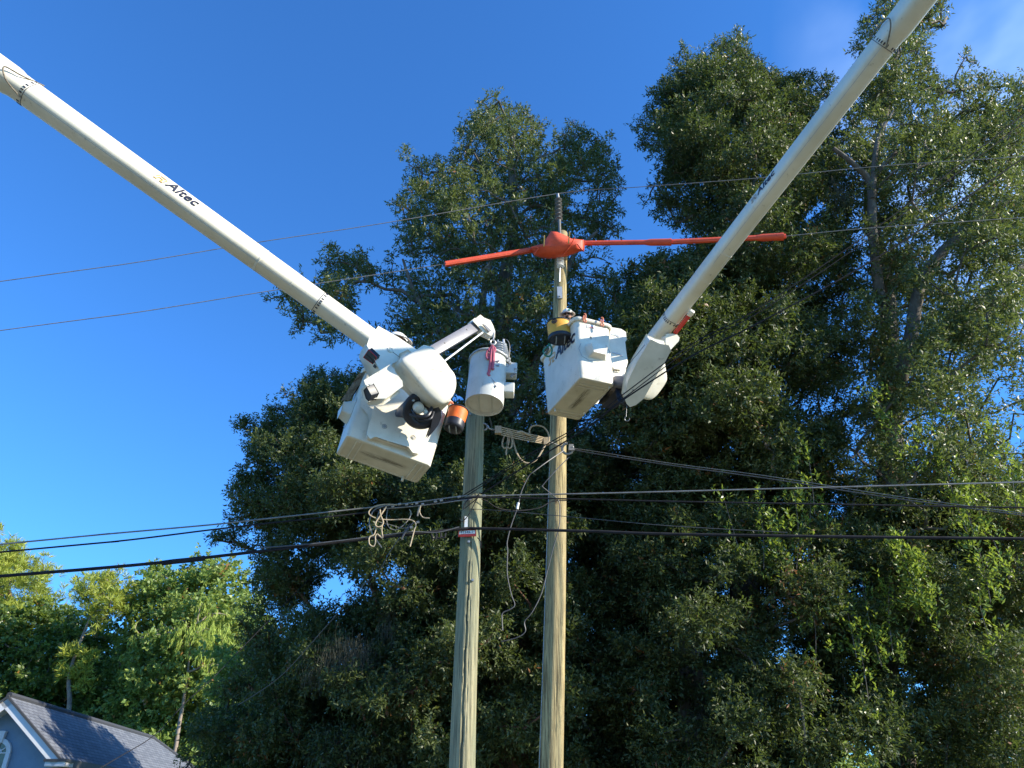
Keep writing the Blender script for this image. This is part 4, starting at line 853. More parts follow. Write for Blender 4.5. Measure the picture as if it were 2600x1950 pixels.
mb = MB(); q = P(*c6(1528, 865), 10.8); mb.tube([q+Vector((.01, 0, .05)), q-Vector((.01, 0, .05))], .02, 8); tag(mb.build('wire_connector', M['whitetag']), 'white connector on the wire dangling between the poles', 'connector')
wire('long service wire running down to the lower left behind the loops', [P(*q, Y) for q, Y in ((c6(520, 1030), 10.5), (c6(440, 1140), 10.6), (c6(330, 1300), 10.8), (l2(1090, 480), 11.4), (l2(960, 600), 11.8), (l2(740, 850), 12.6), (l2(500, 1110), 13.5), (l2(250, 1280), 14.5))], .007, M['darkwire'], 'wire', group=GW)
wire('thin black wire slanting over the house roof', [P(*q) for q in ((607, 1653, 13), (540, 1722, 12.4), (470, 1785, 11.9), (390, 1868, 11.2), (247, 1955, 10.2))], .006, M['cable'], 'wire', group=GW, ext=(6, 4))
# hook and rope hoist between the poles
mb = MB(); q = P(*c6(1212, 125), 10.45); mb.torus(q, Vector((0, 1, .2)), .05, .014, 20, 8); mb.tube([q-Vector((.16, 0, 0)), q-Vector((.03, 0, 0))], .014, 8)
mb.tube(smooth_path([P(*c6(1228, 108), 10.45), P(*c6(1250, 115), 10.45), P(*c6(1262, 140), 10.45), P(*c6(1300, 150), 10.5), P(*c6(1342, 152), 10.5)]), .012, 8); tag(mb.build('eye_hook', M['steel']), 'steel eye bolt and hook on the right flank of the greener pole', 'hook')
mb = MB()
for i in range(5):
    a = (i-2)*.028; mb.tube(smooth_path([P(*c6(1340, 155), 10.5)+U3*a, P(*c6(1560, 202), 10.8)+U3*a*1.2+Vector((0, .01*i, 0)), P(*c6(1810, 262), 11.15)+U3*a*.8]), .0095, 6)
mb.tube(smooth_path([P(*c6(1515, 180), 10.75), P(*c6(1560, 170), 10.8), P(*c6(1600, 188), 10.85), P(*c6(1650, 205), 10.9)]), .02, 8)
for cx in (1345, 1800):
    q = P(*c6(cx, 155 if cx < 1500 else 260), 10.48 if cx < 1500 else 11.1); mb.box(q, .05, .03, .06)
mb.tube(smooth_path([P(*c6(x, y), 10.75) for x, y in ((1450, 170), (1410, 200), (1385, 270), (1392, 315), (1420, 320), (1445, 270), (1450, 200), (1460, 170), (1475, 250), (1470, 310), (1445, 325), (1430, 290), (1440, 200), (1430, 160), (1455, 160), (1425, 330), (1420, 390))]), .012, 6)
mb.tube(smooth_path([P(*c6(x, y), 10.75+.0003*x*.3) for x, y in ((1445, 165), (1470, 180), (1490, 270), (1520, 370), (1570, 440), (1630, 465), (1700, 435), (1750, 360), (1795, 280), (1822, 250), (1815, 190), (1780, 135), (1720, 112), (1665, 118), (1640, 150), (1640, 188))]), .0125, 6)
tag(mb.build('rope_hoist', M['rope'], recalc=True), 'tan rope block and tackle with hanging coils stretched between the two poles', 'rope hoist')
mb = MB(); q = P(*c6(1995, 330), 11.2); mb.torus(q, F3, .085, .022, 24, 8, a0=.4, a1=5.6); mb.box(q+Vector((.06, 0, .02)), .05, .03, .055, top=.7)
mb.tube([P(*c6(1815, 258), 11.15), P(*c6(1940, 310), 11.2)], .012, 6); tag(mb.build('wire_grip', M['steel'], smooth=50), 'galvanised clamp at the right edge of the tan pole holding the drooping wires', 'clamp')
# lashed bundle and loops left of the greener pole
LB = 'wire loops hanging left of the poles'
def loopw(label, pts, r, mat, Y=10.2): return wire(label, [PL_(c6(*q), Y) for q in pts], r, mat, 'wire loop', 'wire_loop', LB)
loopw('widest loop, sweeping out left from the line and back up', [(400, 855), (300, 850), (200, 865), (140, 910), (145, 950), (220, 985), (340, 995), (460, 990), (540, 1000), (575, 1040), (560, 1090), (545, 1150), (520, 1245)], .0085, M['rope'])
loopw('loop ending in two bare tips at bottom left', [(270, 870), (190, 900), (150, 970), (140, 1050), (170, 1130), (210, 1190), (255, 1255)], .0085, M['alu'], 10.24)
loopw('inner looping strand making a figure eight', [(300, 870), (260, 930), (205, 1010), (200, 1050), (240, 1060), (270, 1020), (245, 950), (240, 900)], .0095, M['rope'], 10.18)
loopw('small closed ring at the very bottom left', [(205, 1060), (185, 1130), (140, 1160), (140, 1220), (175, 1245), (195, 1210), (195, 1150), (215, 1130), (262, 1165), (255, 1090), (265, 1020)], .0095, M['rope'], 10.22)
loopw('thin loop hanging low in the middle of the tangle', [(310, 900), (300, 980), (320, 1060), (380, 1090), (440, 1060), (500, 1000), (530, 940), (515, 895)], .007, M['alu'], 10.28)
loopw('short lead curving down right of the tangle', [(620, 860), (610, 920), (640, 970), (705, 980)], .009, M['rope'], 10.18)
loopw('short straight lead with a white end right of the tangle', [(635, 850), (605, 880), (590, 960)], .009, M['alu'], 10.24)
loopw('dark lead dropping to the service wire clamp', [(555, 1020), (510, 1070), (470, 1120), (440, 1180)], .012, M['darkwire'], 10.24)
loopw('pale middle strand arcing across the tangle', [(245, 880), (215, 1000), (330, 1040), (430, 1070), (505, 1070)], .006, M['alu'], 10.3)
for i, (x, y) in enumerate(((475, 852), (570, 842), (625, 852), (745, 828), (800, 815), (965, 782), (1200, 772), (345, 872), (580, 1020), (520, 1070), (410, 850))):
    mb = MB()
    q = PL_(c6(x, y), 10.22); q2 = PL_(c6(x+26, y-5), 10.22); mb.tube([q, q2], .018, 8)
    tag(mb.build('wire_connector', M['steel']), 'small silver crimped connector on the wires left of the green pole' if i != 6 else 'small silver connector on the line just right of the green pole', 'connector', 'silver connectors on the wires')
for i, yy in enumerate((18, 30)):
    wire(['upper parallel conductor lashed under the line left of the green pole', 'lower parallel conductor lashed under the line left of the green pole'][i], [PL_(c6(x, y+yy), 10.26) for x, y in ((270, 860), (420, 850), (560, 838), (700, 822), (850, 803), (980, 785), (1100, 775))], .009, M['alu'] if i else M['cable'], group=GW)
LP = 'black leads looping against the green pole'
for i, pts in enumerate((((980, 790), (1060, 800), (1130, 780), (1180, 740)), ((1160, 780), (1130, 830), (1100, 890), (1060, 960), (1010, 1010), (985, 985)), ((1170, 760), (1140, 800), (1080, 850), (1030, 890)), ((1075, 790), (1030, 850), (1020, 900)), ((1150, 1160), (1180, 1200), (1180, 1260)))):
    wire(['black lead crossing the pole at the top line', 'longest black lead curling down the green pole', 'short black lead reaching left across the pole', 'shortest black lead above the white strap', 'black lead below the red plate on the right edge'][i], [P(*c6(*q), 10.27-.02*i) for q in pts], .007, M['cable'], 'lead', 'pole_lead', LP)
mb = MB(); q = P(*c6(1045, 1020), 10.3); mb.box(q, .022, .006, .09); tag(mb.build('pole_strap', M['whitetag']), 'small white strap on the green pole above the red plate', 'strap')

# ------------------------------------------------------------------ people
def person(label, feet, yaw, sc, lean, turn, tilt, hands, up=Vector((0, 0, 1))):
    t = thing('person', label, 'person', feet)
    Mt = Matrix.Translation(feet) @ Matrix.Rotation(yaw, 4, 'Z') @ Matrix.Scale(sc, 4)
    J = []; E = []; Rr = []
    def add(p, r, par=None):
        J.append(Vector(p)); Rr.append(r)
        if par is not None: E.append((par, len(J)-1))
        return len(J)-1
    lx, ly = lean
    pel = add((0, 0, .95), .135); sp = add((lx*.3, ly*.3, 1.12), .125, pel); ch = add((lx*.7, ly*.7, 1.32), .15, sp); nk = add((lx, ly, 1.50), .062, ch); hd = add((lx*1.08, ly*1.1+.01, 1.60), .07, nk)
    for s, hand in zip((-1, 1), hands):
        sh = add((s*.19+lx*.8, ly*.8, 1.42), .065, ch); wr_ = Vector(hand); mid = (J[sh]+wr_)/2+Vector((s*.10, -.05, -.10))
        el_ = add(mid, .045, sh); wr = add(wr_, .030, el_); dirh = (wr_-mid).normalized()
        pm = add(wr_+dirh*.07, .036, wr); sd = dirh.cross(Vector((0, 0, 1))).normalized()
        for k, (o, ln) in enumerate(((-.033, .065), (-.011, .078), (.011, .075), (.033, .058))):
            f1 = add(wr_+dirh*.10+sd*o, .010, pm); f2 = add(J[f1]+dirh*ln*.5+Vector((0, 0, -.010)), .009, f1); add(J[f2]+dirh*ln*.25+Vector((0, 0, -ln*.45)), .008, f2)
        th = add(wr_+dirh*.035-sd*s*.045, .011, pm); add(J[th]+dirh*.045-sd*s*.02+Vector((0, 0, -.012)), .009, th)
    for s in (-1, 1):
        hp = add((s*.095, 0, .88), .10, pel); kn = add((s*.11, .05, .48), .065, hp); an = add((s*.11, 0, .09), .045, kn); add((s*.12, .14, .035), .04, an)
    me = bpy.data.meshes.new('body'); me.from_pydata([tuple(j) for j in J], E, []); ob = bpy.data.objects.new('tmp', me); COL.objects.link(ob)
    ob.modifiers.new('s', 'SKIN'); me.skin_vertices  # noqa
    for i, r in enumerate(Rr): me.skin_vertices[0].data[i].radius = (r, r*(.72 if r > .12 else 1))
    me.skin_vertices[0].data[0].use_root = True
    ss = ob.modifiers.new('u', 'SUBSURF'); ss.levels = 2; ss.render_levels = 2
    def evalmesh():
        dg = bpy.context.evaluated_depsgraph_get(); dg.update(); return bpy.data.meshes.new_from_object(ob.evaluated_get(dg))
    bmsh = evalmesh()
    # clothing: the same skeleton a little fatter, hands and head left out
    def cloth(keep, grow, nm, mt):
        for i, r in enumerate(Rr):
            g = r+grow if keep(i) else r*.45; me.skin_vertices[0].data[i].radius = (g, g*(.78 if r > .12 else 1))
        me.update(); m2 = evalmesh(); m2.transform(Mt); m2.polygons.foreach_set('use_smooth', [True]*len(m2.polygons)); link(nm, m2, mt, t)
    legs = set(range(len(J)-8, len(J)))
    arm = [i for i in range(len(J)) if i not in legs]
    cloth(lambda i: i in (1, 2) or (abs(Rr[i]-.065) < 1e-4 and i not in legs) or abs(Rr[i]-.045) < 1e-4 and i not in legs, .022, 'shirt', M['shirt'])
    cloth(lambda i: i in legs or i == 0, .02, 'trousers', M['trouser'])
    bpy.data.objects.remove(ob)
    bm = bmesh.new(); bm.from_mesh(bmsh)
    # head joined into the body mesh
    hc = Vector((lx*1.12, ly*1.15+.025, 1.675)); hr = Matrix.Rotation(turn, 4, 'Z') @ Matrix.Rotation(tilt, 4, 'X')
    def hf(q):
        x, y, z = q
        if z < 0: k = 1-.35*(-z/.12)**1.5; x *= k; y = y*(1-.12*(-z/.12)) + .006
        if y > 0:
            y += .030*math.exp(-((x/.014)**2+((z+.015)/.022)**2)) + .008*math.exp(-((x/.05)**2+((z-.028)/.012)**2)) - .010*(math.exp(-(((x-.032)/.018)**2+((z-.010)/.014)**2))+math.exp(-(((x+.032)/.018)**2+((z-.010)/.014)**2)))
            y += .008*math.exp(-((x/.03)**2+((z+.058)/.009)**2)) + .012*math.exp(-((x/.03)**2+((z+.098)/.02)**2))
        return Vector((x, y, z))
    hm = MB(); hm.ball((0, 0, 0), .077, .098, .122, nu=48, nv=36, fn=hf)
    for s in (-1, 1): hm.ball((s*.079, -.008, .0), .010, .02, .032, nu=12, nv=8)
    H = Matrix.Translation(hc) @ hr
    hme = hm.mesh('h'); hme.transform(H); bm.from_mesh(hme); me_b = bpy.data.meshes.new('body'); bm.to_mesh(me_b); bm.free()
    me_b.transform(Mt); me_b.polygons.foreach_set('use_smooth', [True]*len(me_b.polygons)); link('body', me_b, M['skin'], t)
    def part(mb_, nm, mt, **k):
        o = mb_.build(nm, mt, None, **k); o.data.transform(Mt @ H); o.parent = t; o.matrix_parent_inverse = Matrix.Translation(-Vector(t.location)); return o
    m_ = MB(); m_.ball((0, -.008, .035), .116, .140, .118, nu=36, nv=12, v0=0, v1=90); pr = []
    o1 = part(m_, 'helmet', M['helmet'], smooth=60)
    m_ = MB(); m_.lathe([(.112, .0), (.152, -.012), (.155, -.006), (.112, .012)], (0, 0, .035), Vector((0, 0, 1)), 40)
    m_.v = [(x, y*1.22+(.02 if y > 0 else -.008), z) for x, y, z in m_.v]; part(m_, 'helmet_brim', M['helmet'], smooth=60)
    m_ = MB(); m_.tube([(0, -.15, .05), (0, -.10, .125), (0, 0, .158), (0, .10, .125), (0, .13, .06)], .009, 8); part(m_, 'helmet_ridge', M['helmet'])
    m_ = MB(); m_.lathe([(0, .004), (.026, .003), (.028, 0)], (-.055, .11, .085), Vector((-.45, .75, .45)), 20); part(m_, 'helmet_sticker', M['green'])
    m_ = MB()
    for s in (-1, 1): m_.ball((s*.034, .088, .012), .030, .014, .018, nu=16, nv=10)
    m_.tube([(-.075, .03, .016), (-.06, .085, .018), (0, .104, .018), (.06, .085, .018), (.075, .03, .016)], .004, 6); part(m_, 'safety_glasses', M['dark'])
    m_ = MB(); m_.ball((0, .018, -.066), .062, .080, .058, nu=24, nv=12, v0=-90, v1=20); m_.tube([(-.03, .098, -.046), (0, .108, -.040), (.03, .098, -.046)], .008, 6); part(m_, 'beard', M['hair'], smooth=60)
    m_ = MB(); m_.ball((0, -.018, .005), .084, .092, .105, nu=24, nv=10, v0=-20, v1=60); part(m_, 'hair', M['hair'], smooth=60)
    m_ = MB(); m_.tube([(-.085, -.01, .03), (-.07, .02, -.06), (0, .03, -.125), (.07, .02, -.06), (.085, -.01, .03)], .004, 5); part(m_, 'chin_strap', M['dark'])
    return t
hp_ = P(*h8(560, 292), 9.98)
fR = CR + XR*(-.18) + ZR*.06; 
hz = hp_.z-fR.z; offv = hp_-fR
yawR = math.radians(180-28); scR = .98
ca, sa = math.cos(-yawR), math.sin(-yawR); ox, oy = offv.x*ca-offv.y*sa, offv.x*sa+offv.y*ca
zs = hz/1.675
pR = person('lineworker with dark glasses, beard and white helmet peering over the right bucket', fR, yawR, zs, (ox/zs/1.12, oy/zs/1.15-.02), math.radians(18), math.radians(-14), ((-.22, .30, 1.10), (.22, .30, 1.10)))
hl = P(*c1(665, 300), 9.05); fL = CL + XL*(-.25) + ZL*.06; offv = hl-fL; yawL = math.radians(-75); ca, sa = math.cos(-yawL), math.sin(-yawL); ox, oy = offv.x*ca-offv.y*sa, offv.x*sa+offv.y*ca; zs = offv.z/1.70
pL = person('lineworker in white helmet mostly hidden behind the left boom tip', fL, yawL, zs, (ox/zs/1.12, oy/zs/1.15-.02), 0, math.radians(-8), ((-.22, .32, 1.12), (.22, .32, 1.12)))

# ------------------------------------------------------------------ house
Hh = 5.3
hA, hB = PZ(23, 1766, Hh), PZ(388, 1874, Hh)
rd = (hB-hA); rd.z = 0; rlen = rd.length; rd.normalize(); rn = Vector((rd.y, -rd.x, 0))   # rn points right
E1 = PP(157, 1925, hA, rd); half = (E1-hA).dot(rn); drop = hA.z-E1.z; sl_len = math.hypot(half, drop)
house = thing('house', 'blue grey stucco gable with white trim and grey shingle roof at lower left', 'house', (hA.x, hA.y, 0))
ev = hA-Vector((0, 0, drop)); full = rlen+half*2.1
def uvmesh(name, quads, mat, parent, thick=.05):
    mb = MB(); uvs = []
    for q, uv in quads: mb.add(q, [tuple(range(len(q)))]); uvs.append(uv)
    me = mb.mesh(name); l = me.uv_layers.new(name='UVMap'); i = 0
    for p_, uv in zip(me.polygons, uvs):
        for li, u in zip(p_.loop_indices, uv): l.data[li].uv = u
    return link(name, me, mat, parent)
zt = Vector((0, 0, 1)); q = []
for s in (1, -1):
    e1 = ev+rn*half*s; e2 = ev+rn*half*s+rd*full
    q.append(([hA, e1, e2, hA+rd*rlen] if s > 0 else [e1, hA, hA+rd*rlen, e2], [(0, sl_len), (0, 0), (full, 0), (rlen, sl_len)] if s > 0 else [(0, 0), (0, sl_len), (rlen, sl_len), (full, 0)]))
q.append(([hA+rd*rlen, ev+rn*half+rd*full, ev-rn*half+rd*full], [(half, sl_len), (0, 0), (2*half, 0)]))
roof = uvmesh('roof', q, M['shingle'], house)
mb = MB(); mb.tube([hA+zt*.02, hA+rd*rlen+zt*.02], .09, 8, flat=1); mb.tube([hA+rd*rlen+zt*.02, ev+rn*half+rd*full+zt*.02], .08, 8); mb.build('ridge_cap', M['shingle'], roof)
wo_ = .55                                   # gable overhang
# wall under the gable
gw = half-.42; gz = hA.z-.15; slope_ = drop/half
base = Vector((hA.x, hA.y, 0))+rd*wo_
mb = MB(); th = .2
top = base+zt*(gz); ezz = gz-gw*slope_
L5 = [base-rn*gw, base+rn*gw, base+rn*gw+zt*ezz, top, base-rn*gw+zt*ezz]
mb.add(L5+[p_+rd*th for p_ in L5], [(0, 1, 2, 3, 4), (9, 8, 7, 6, 5)]+[(i, (i+1) % 5, 5+(i+1) % 5, 5+i) for i in range(5)]); mb.build('gable_wall', M['stucco'], house, smooth=0)
for s in (-1, 1):
    mb = MB(); mb.box(base+rn*s*(gw-.1)+rd*(full-wo_-.4)/2+rd*.1+zt*(ezz/2), .1, (full-wo_-.6)/2, ezz/2, rn, rd, zt); mb.build('side_wall', M['stucco'], house, smooth=0)
    # rake board, drip edge, soffit
    d2 = (rn*s*half-zt*drop).normalized(); nn2 = d2.cross(rd).normalized(); nn2 = nn2 if nn2.z > 0 else -nn2
    a = hA-nn2*.02; b = a+d2*sl_len
    mb = MB(); mb.box((a+b)/2-nn2*.16-rd*.0, sl_len/2, .02, .12, d2, rd, nn2); mb.build('rake_board', M['trim'], house)
    mb = MB(); mb.box((a+b)/2-nn2*.015-rd*.03, sl_len/2+.02, .035, .03, d2, rd, nn2); mb.build('drip_edge', M['fascia'], house)
    mb = MB(); mb.box((a+b)/2-nn2*.20+rd*.30, sl_len/2-.1, .27, .015, d2, rd, nn2); mb.build('soffit', M['trim'], house)
    e = ev+rn*half*s
    mb = MB(); mb.box(e+rd*full/2-zt*.12-rn*s*.03, .03, full/2, .12, rn, rd, zt); mb.build('gutter', M['fascia'], house)
# boxed eave return
rc = PP(157, 1925, hA, rd)
mb = MB(); mb.box(rc-rn*.16-zt*.16+rd*.28, .30, .30, .07, rn, rd, zt); mb.build('eave_return', M['trim'], house, bevel=.01)
mb = MB(); mb.box(rc-rn*.16-zt*.06+rd*.28, .34, .34, .035, rn, rd, zt); mb.build('return_cap', M['fascia'], house)
# arched window
wc = PP(-6, 1912, base-rd*.02, rd); ro = (PP(29, 1905, base, rd)-PP(-6, 1905, base, rd)).dot(rn); ri = ro*.70
win = MB(); n = 24; vs = []
for dep in (0, .10):
    for r in (ri, ro):
        vs += [wc+rn*r*math.cos(math.pi*i/n)+zt*r*math.sin(math.pi*i/n)-rd*dep for i in range(n+1)]
        vs += [wc-rn*r-zt*1.3-rd*dep, wc+rn*r-zt*1.3-rd*dep]
m = n+3; fs = []
for i in range(m):
    j = (i+1) % m
    if i == n+1: continue
    fs += [(2*m+i, 2*m+j, 3*m+j, 3*m+i), (m+i, m+j, 3*m+j, 3*m+i), (i, j, 2*m+j, 2*m+i)]
win.add(vs, fs); wf = win.build('window', M['trim'], house, smooth=40)
g = MB(); g.add([wc+rn*ri*math.cos(math.pi*i/n)+zt*ri*math.sin(math.pi*i/n)-rd*.012 for i in range(n+1)]+[wc-rn*ri-zt*1.3-rd*.012, wc+rn*ri-zt*1.3-rd*.012], [tuple(range(n+3))]); o = g.build('pane', M['glass'], smooth=0); o.parent = wf; o.matrix_parent_inverse = Matrix.Identity(4)
o.parent = house; o.matrix_parent_inverse = Matrix.Translation(-Vector(house.location))
mu_ = MB()
for a in (35, 90, 145): mu_.tube([wc+rn*.0+zt*0-rd*.03, wc+(rn*math.cos(math.radians(a))+zt*math.sin(math.radians(a)))*ri-rd*.03], .018, 6)
mu_.tube([wc-rn*ri-rd*.03, wc+rn*ri-rd*.03], .022, 6); mu_.tube([wc+rn*.35*ri*math.cos(0)-rd*.03]+[wc+(rn*math.cos(math.pi*i/12)+zt*math.sin(math.pi*i/12))*ri*.4-rd*.03 for i in range(13)], .015, 6)
mu_.tube([wc-rd*.03, wc-zt*1.3-rd*.03], .02, 6); mu_.build('muntins', M['trim'], house)
mb = MB(); mb.box(wc+zt*ro*1.08-rd*.10, .10, .06, .17, rn, rd, zt, top=1.3); mb.build('keystone', M['trim'], house, bevel=.01)
# ------------------------------------------------------------------ trees
def inside(poly, x, z):
    r = np.zeros(len(x), bool); n = len(poly)
    for i in range(n):
        x1, z1 = poly[i]; x2, z2 = poly[(i+1) % n]
        c = ((z1 > z) != (z2 > z)) & (x < (x2-x1)*(z-z1)/(z2-z1+1e-12)+x1); r ^= c
    return r
def edgedist(poly, x, z):
    d = np.full(len(x), 1e9); n = len(poly)
    for i in range(n):
        a = np.array(poly[i]); b = np.array(poly[(i+1) % n]); ab = b-a; L = ab@ab+1e-12
        t = np.clip(((x-a[0])*ab[0]+(z-a[1])*ab[1])/L, 0, 1); d = np.minimum(d, np.hypot(x-a[0]-t*ab[0], z-a[1]-t*ab[1]))
    return d
def unit(a): return a/(np.linalg.norm(a, axis=-1, keepdims=True)+1e-9)
EY = np.array(EYE)
def leaf_arrays(cen, rad, cnt, rng, ll, lw, mode='oak', m=9, tint=None):
    """sprigs of small folded leaves spread through each clump"""
    ns = np.maximum(1, (cnt/m)).astype(int); ci = np.repeat(np.arange(len(cen)), ns); Sn = len(ci)
    u = unit(rng.normal(size=(Sn, 3))); rr = rng.random(Sn)**.42
    sc = np.array([1.0, 1.0, .72]) if mode != 'droop' else np.array([.9, .9, .8])
    sp = cen[ci] + u*sc*(rr*rad[ci])[:, None]
    if mode == 'oak': sd = unit(u*.8 + np.array([0, 0, .45]) + rng.normal(size=(Sn, 3))*.55); sl_, spread = .26, 1.0
    elif mode == 'burst': sd = unit(u*.6 + np.array([0, 0, .8]) + rng.normal(size=(Sn, 3))*.3); sl_, spread = .16, .75
    elif mode == 'shoot': sd = unit(np.array([0, 0, 1.0]) + rng.normal(size=(Sn, 3))*.18); sl_, spread = .16, .9
    else: sd = unit(np.array([0.1, 0, -1.0]) + rng.normal(size=(Sn, 3))*.22); sl_, spread = .5, .45
    sv = rng.random(Sn)
    si = np.repeat(np.arange(Sn), m); Nl = len(si)
    k = np.tile(np.arange(m), Sn)/m
    d0 = sd[si]; b = sp[si] + d0*((k-.3)*sl_)[:, None]
    q = rng.normal(size=(Nl, 3)); q = unit(q - d0*(q*d0).sum(1, keepdims=True))
    ld = unit(d0*(.75 if mode != 'droop' else 1.2) + q*spread + np.array([0, 0, -.10 if mode == 'oak' else 0]))
    L = ll*(.65+.7*rng.random(Nl)); W = lw*(.7+.6*rng.random(Nl))
    n0 = unit(np.cross(ld, rng.normal(size=(Nl, 3)))*.7 + np.array([0, 0, .55])); s = unit(np.cross(ld, n0)); n0 = np.cross(s, ld)
    v0 = b; v2 = b + ld*L[:, None] - n0*(L*.12)[:, None]; mid = b+ld*(L*.48)[:, None]
    v1 = mid + s*(W*.5)[:, None] + n0*(W*.18)[:, None]; v3 = mid - s*(W*.5)[:, None] + n0*(W*.18)[:, None]
    V = np.stack([v0, v1, v2, v3], 1).reshape(-1, 3)
    tt = tint[ci][si] if tint is not None else 0
    var = np.clip(rng.random(Nl)*.55 + sv[si]*.40 + tt, 0, 1)
    rare = rng.random(Sn) < .006; var[rare[si]] = .99
    return V, var
def leaf_mesh(name, parts, mat, parent):
    V = np.concatenate([p[0] for p in parts]); var = np.concatenate([p[1] for p in parts]); n = len(var)
    base = np.array(parent.location) if parent is not None else np.zeros(3)
    me = bpy.data.meshes.new(name); me.vertices.add(4*n); me.vertices.foreach_set('co', (V-base).astype(np.float32).ravel())
    me.loops.add(4*n); me.loops.foreach_set('vertex_index', np.arange(4*n, dtype=np.int32))
    me.polygons.add(n); me.polygons.foreach_set('loop_start', np.arange(0, 4*n, 4, dtype=np.int32)); me.polygons.foreach_set('loop_total', np.full(n, 4, np.int32))
    me.update(calc_edges=True)
    a = me.attributes.new('var', 'FLOAT', 'FACE'); a.data.foreach_set('value', var.astype(np.float32))
    o = bpy.data.objects.new(name, me); COL.objects.link(o); me.materials.append(mat); o.parent = parent
    return o
LEAFN = [0]
def wood_mesh(name, trunk, r0, nodes, rng, mat, parent, rmax=.16, seg=5, r1=None):
    """trunk polyline (bottom first); every clump centre is joined to the nearest lower wood"""
    tp = np.array([list(p) for p in trunk]); base = np.array(parent.location)
    fine = [];
    sm = smooth_path([Vector(p) for p in trunk], 6); fine = np.array([list(p) for p in sm])
    nt_ = len(fine); allp = np.concatenate([fine, nodes]); par = -np.ones(len(allp), int); done = list(range(nt_))
    d_t = np.array([np.min(np.linalg.norm(fine-n_, axis=1)) for n_ in nodes]); order = np.argsort(d_t)
    conn = np.zeros(len(allp), bool); conn[:nt_] = True
    for i in order:
        p = nodes[i]; dv = allp-p; ds = np.linalg.norm(dv, axis=1); pen = ds + np.maximum(0, dv[:, 2])*1.6 - np.minimum(0, dv[:, 2])*0 ; pen[:nt_] *= .92
        pen[~conn] = 1e9; j = int(np.argmin(pen)); par[nt_+i] = j; conn[nt_+i] = True
    cntc = np.zeros(len(allp)); 
    for i in order[::-1]: cntc[nt_+i] += 1; cntc[par[nt_+i]] += cntc[nt_+i] if par[nt_+i] >= nt_ else 0
    mb = MB(); seg_n = 12; rr = []
    for k in range(nt_):
        s = k/(nt_-1); rr.append(r0*(1-s)**.8+(r1 or r0*.15)*s + (r0*.35*max(0, 1-s*14)))
    mb.tube([Vector(p-base) for p in fine], rr, seg_n)
    for i in range(len(nodes)):
        j = par[nt_+i]; a = allp[j]; b = nodes[i]; L = np.linalg.norm(b-a)
        ra = min(rmax, .012+.012*math.sqrt(cntc[nt_+i])); rb = ra*.55 if cntc[nt_+i] > 1 else .008
        m1 = a+(b-a)*.35+rng.normal(size=3)*L*.07+np.array([0, 0, -L*.04]); m2 = a+(b-a)*.7+rng.normal(size=3)*L*.07+np.array([0, 0, L*.05])
        mb.tube([Vector(q-base) for q in (a, m1, m2, b)], [ra, ra*.9, ra*.72, rb], seg, False)
    return mb, allp, par
def vtx(u, w_, Y): return np.array(P(u*K, w_*K, Y))
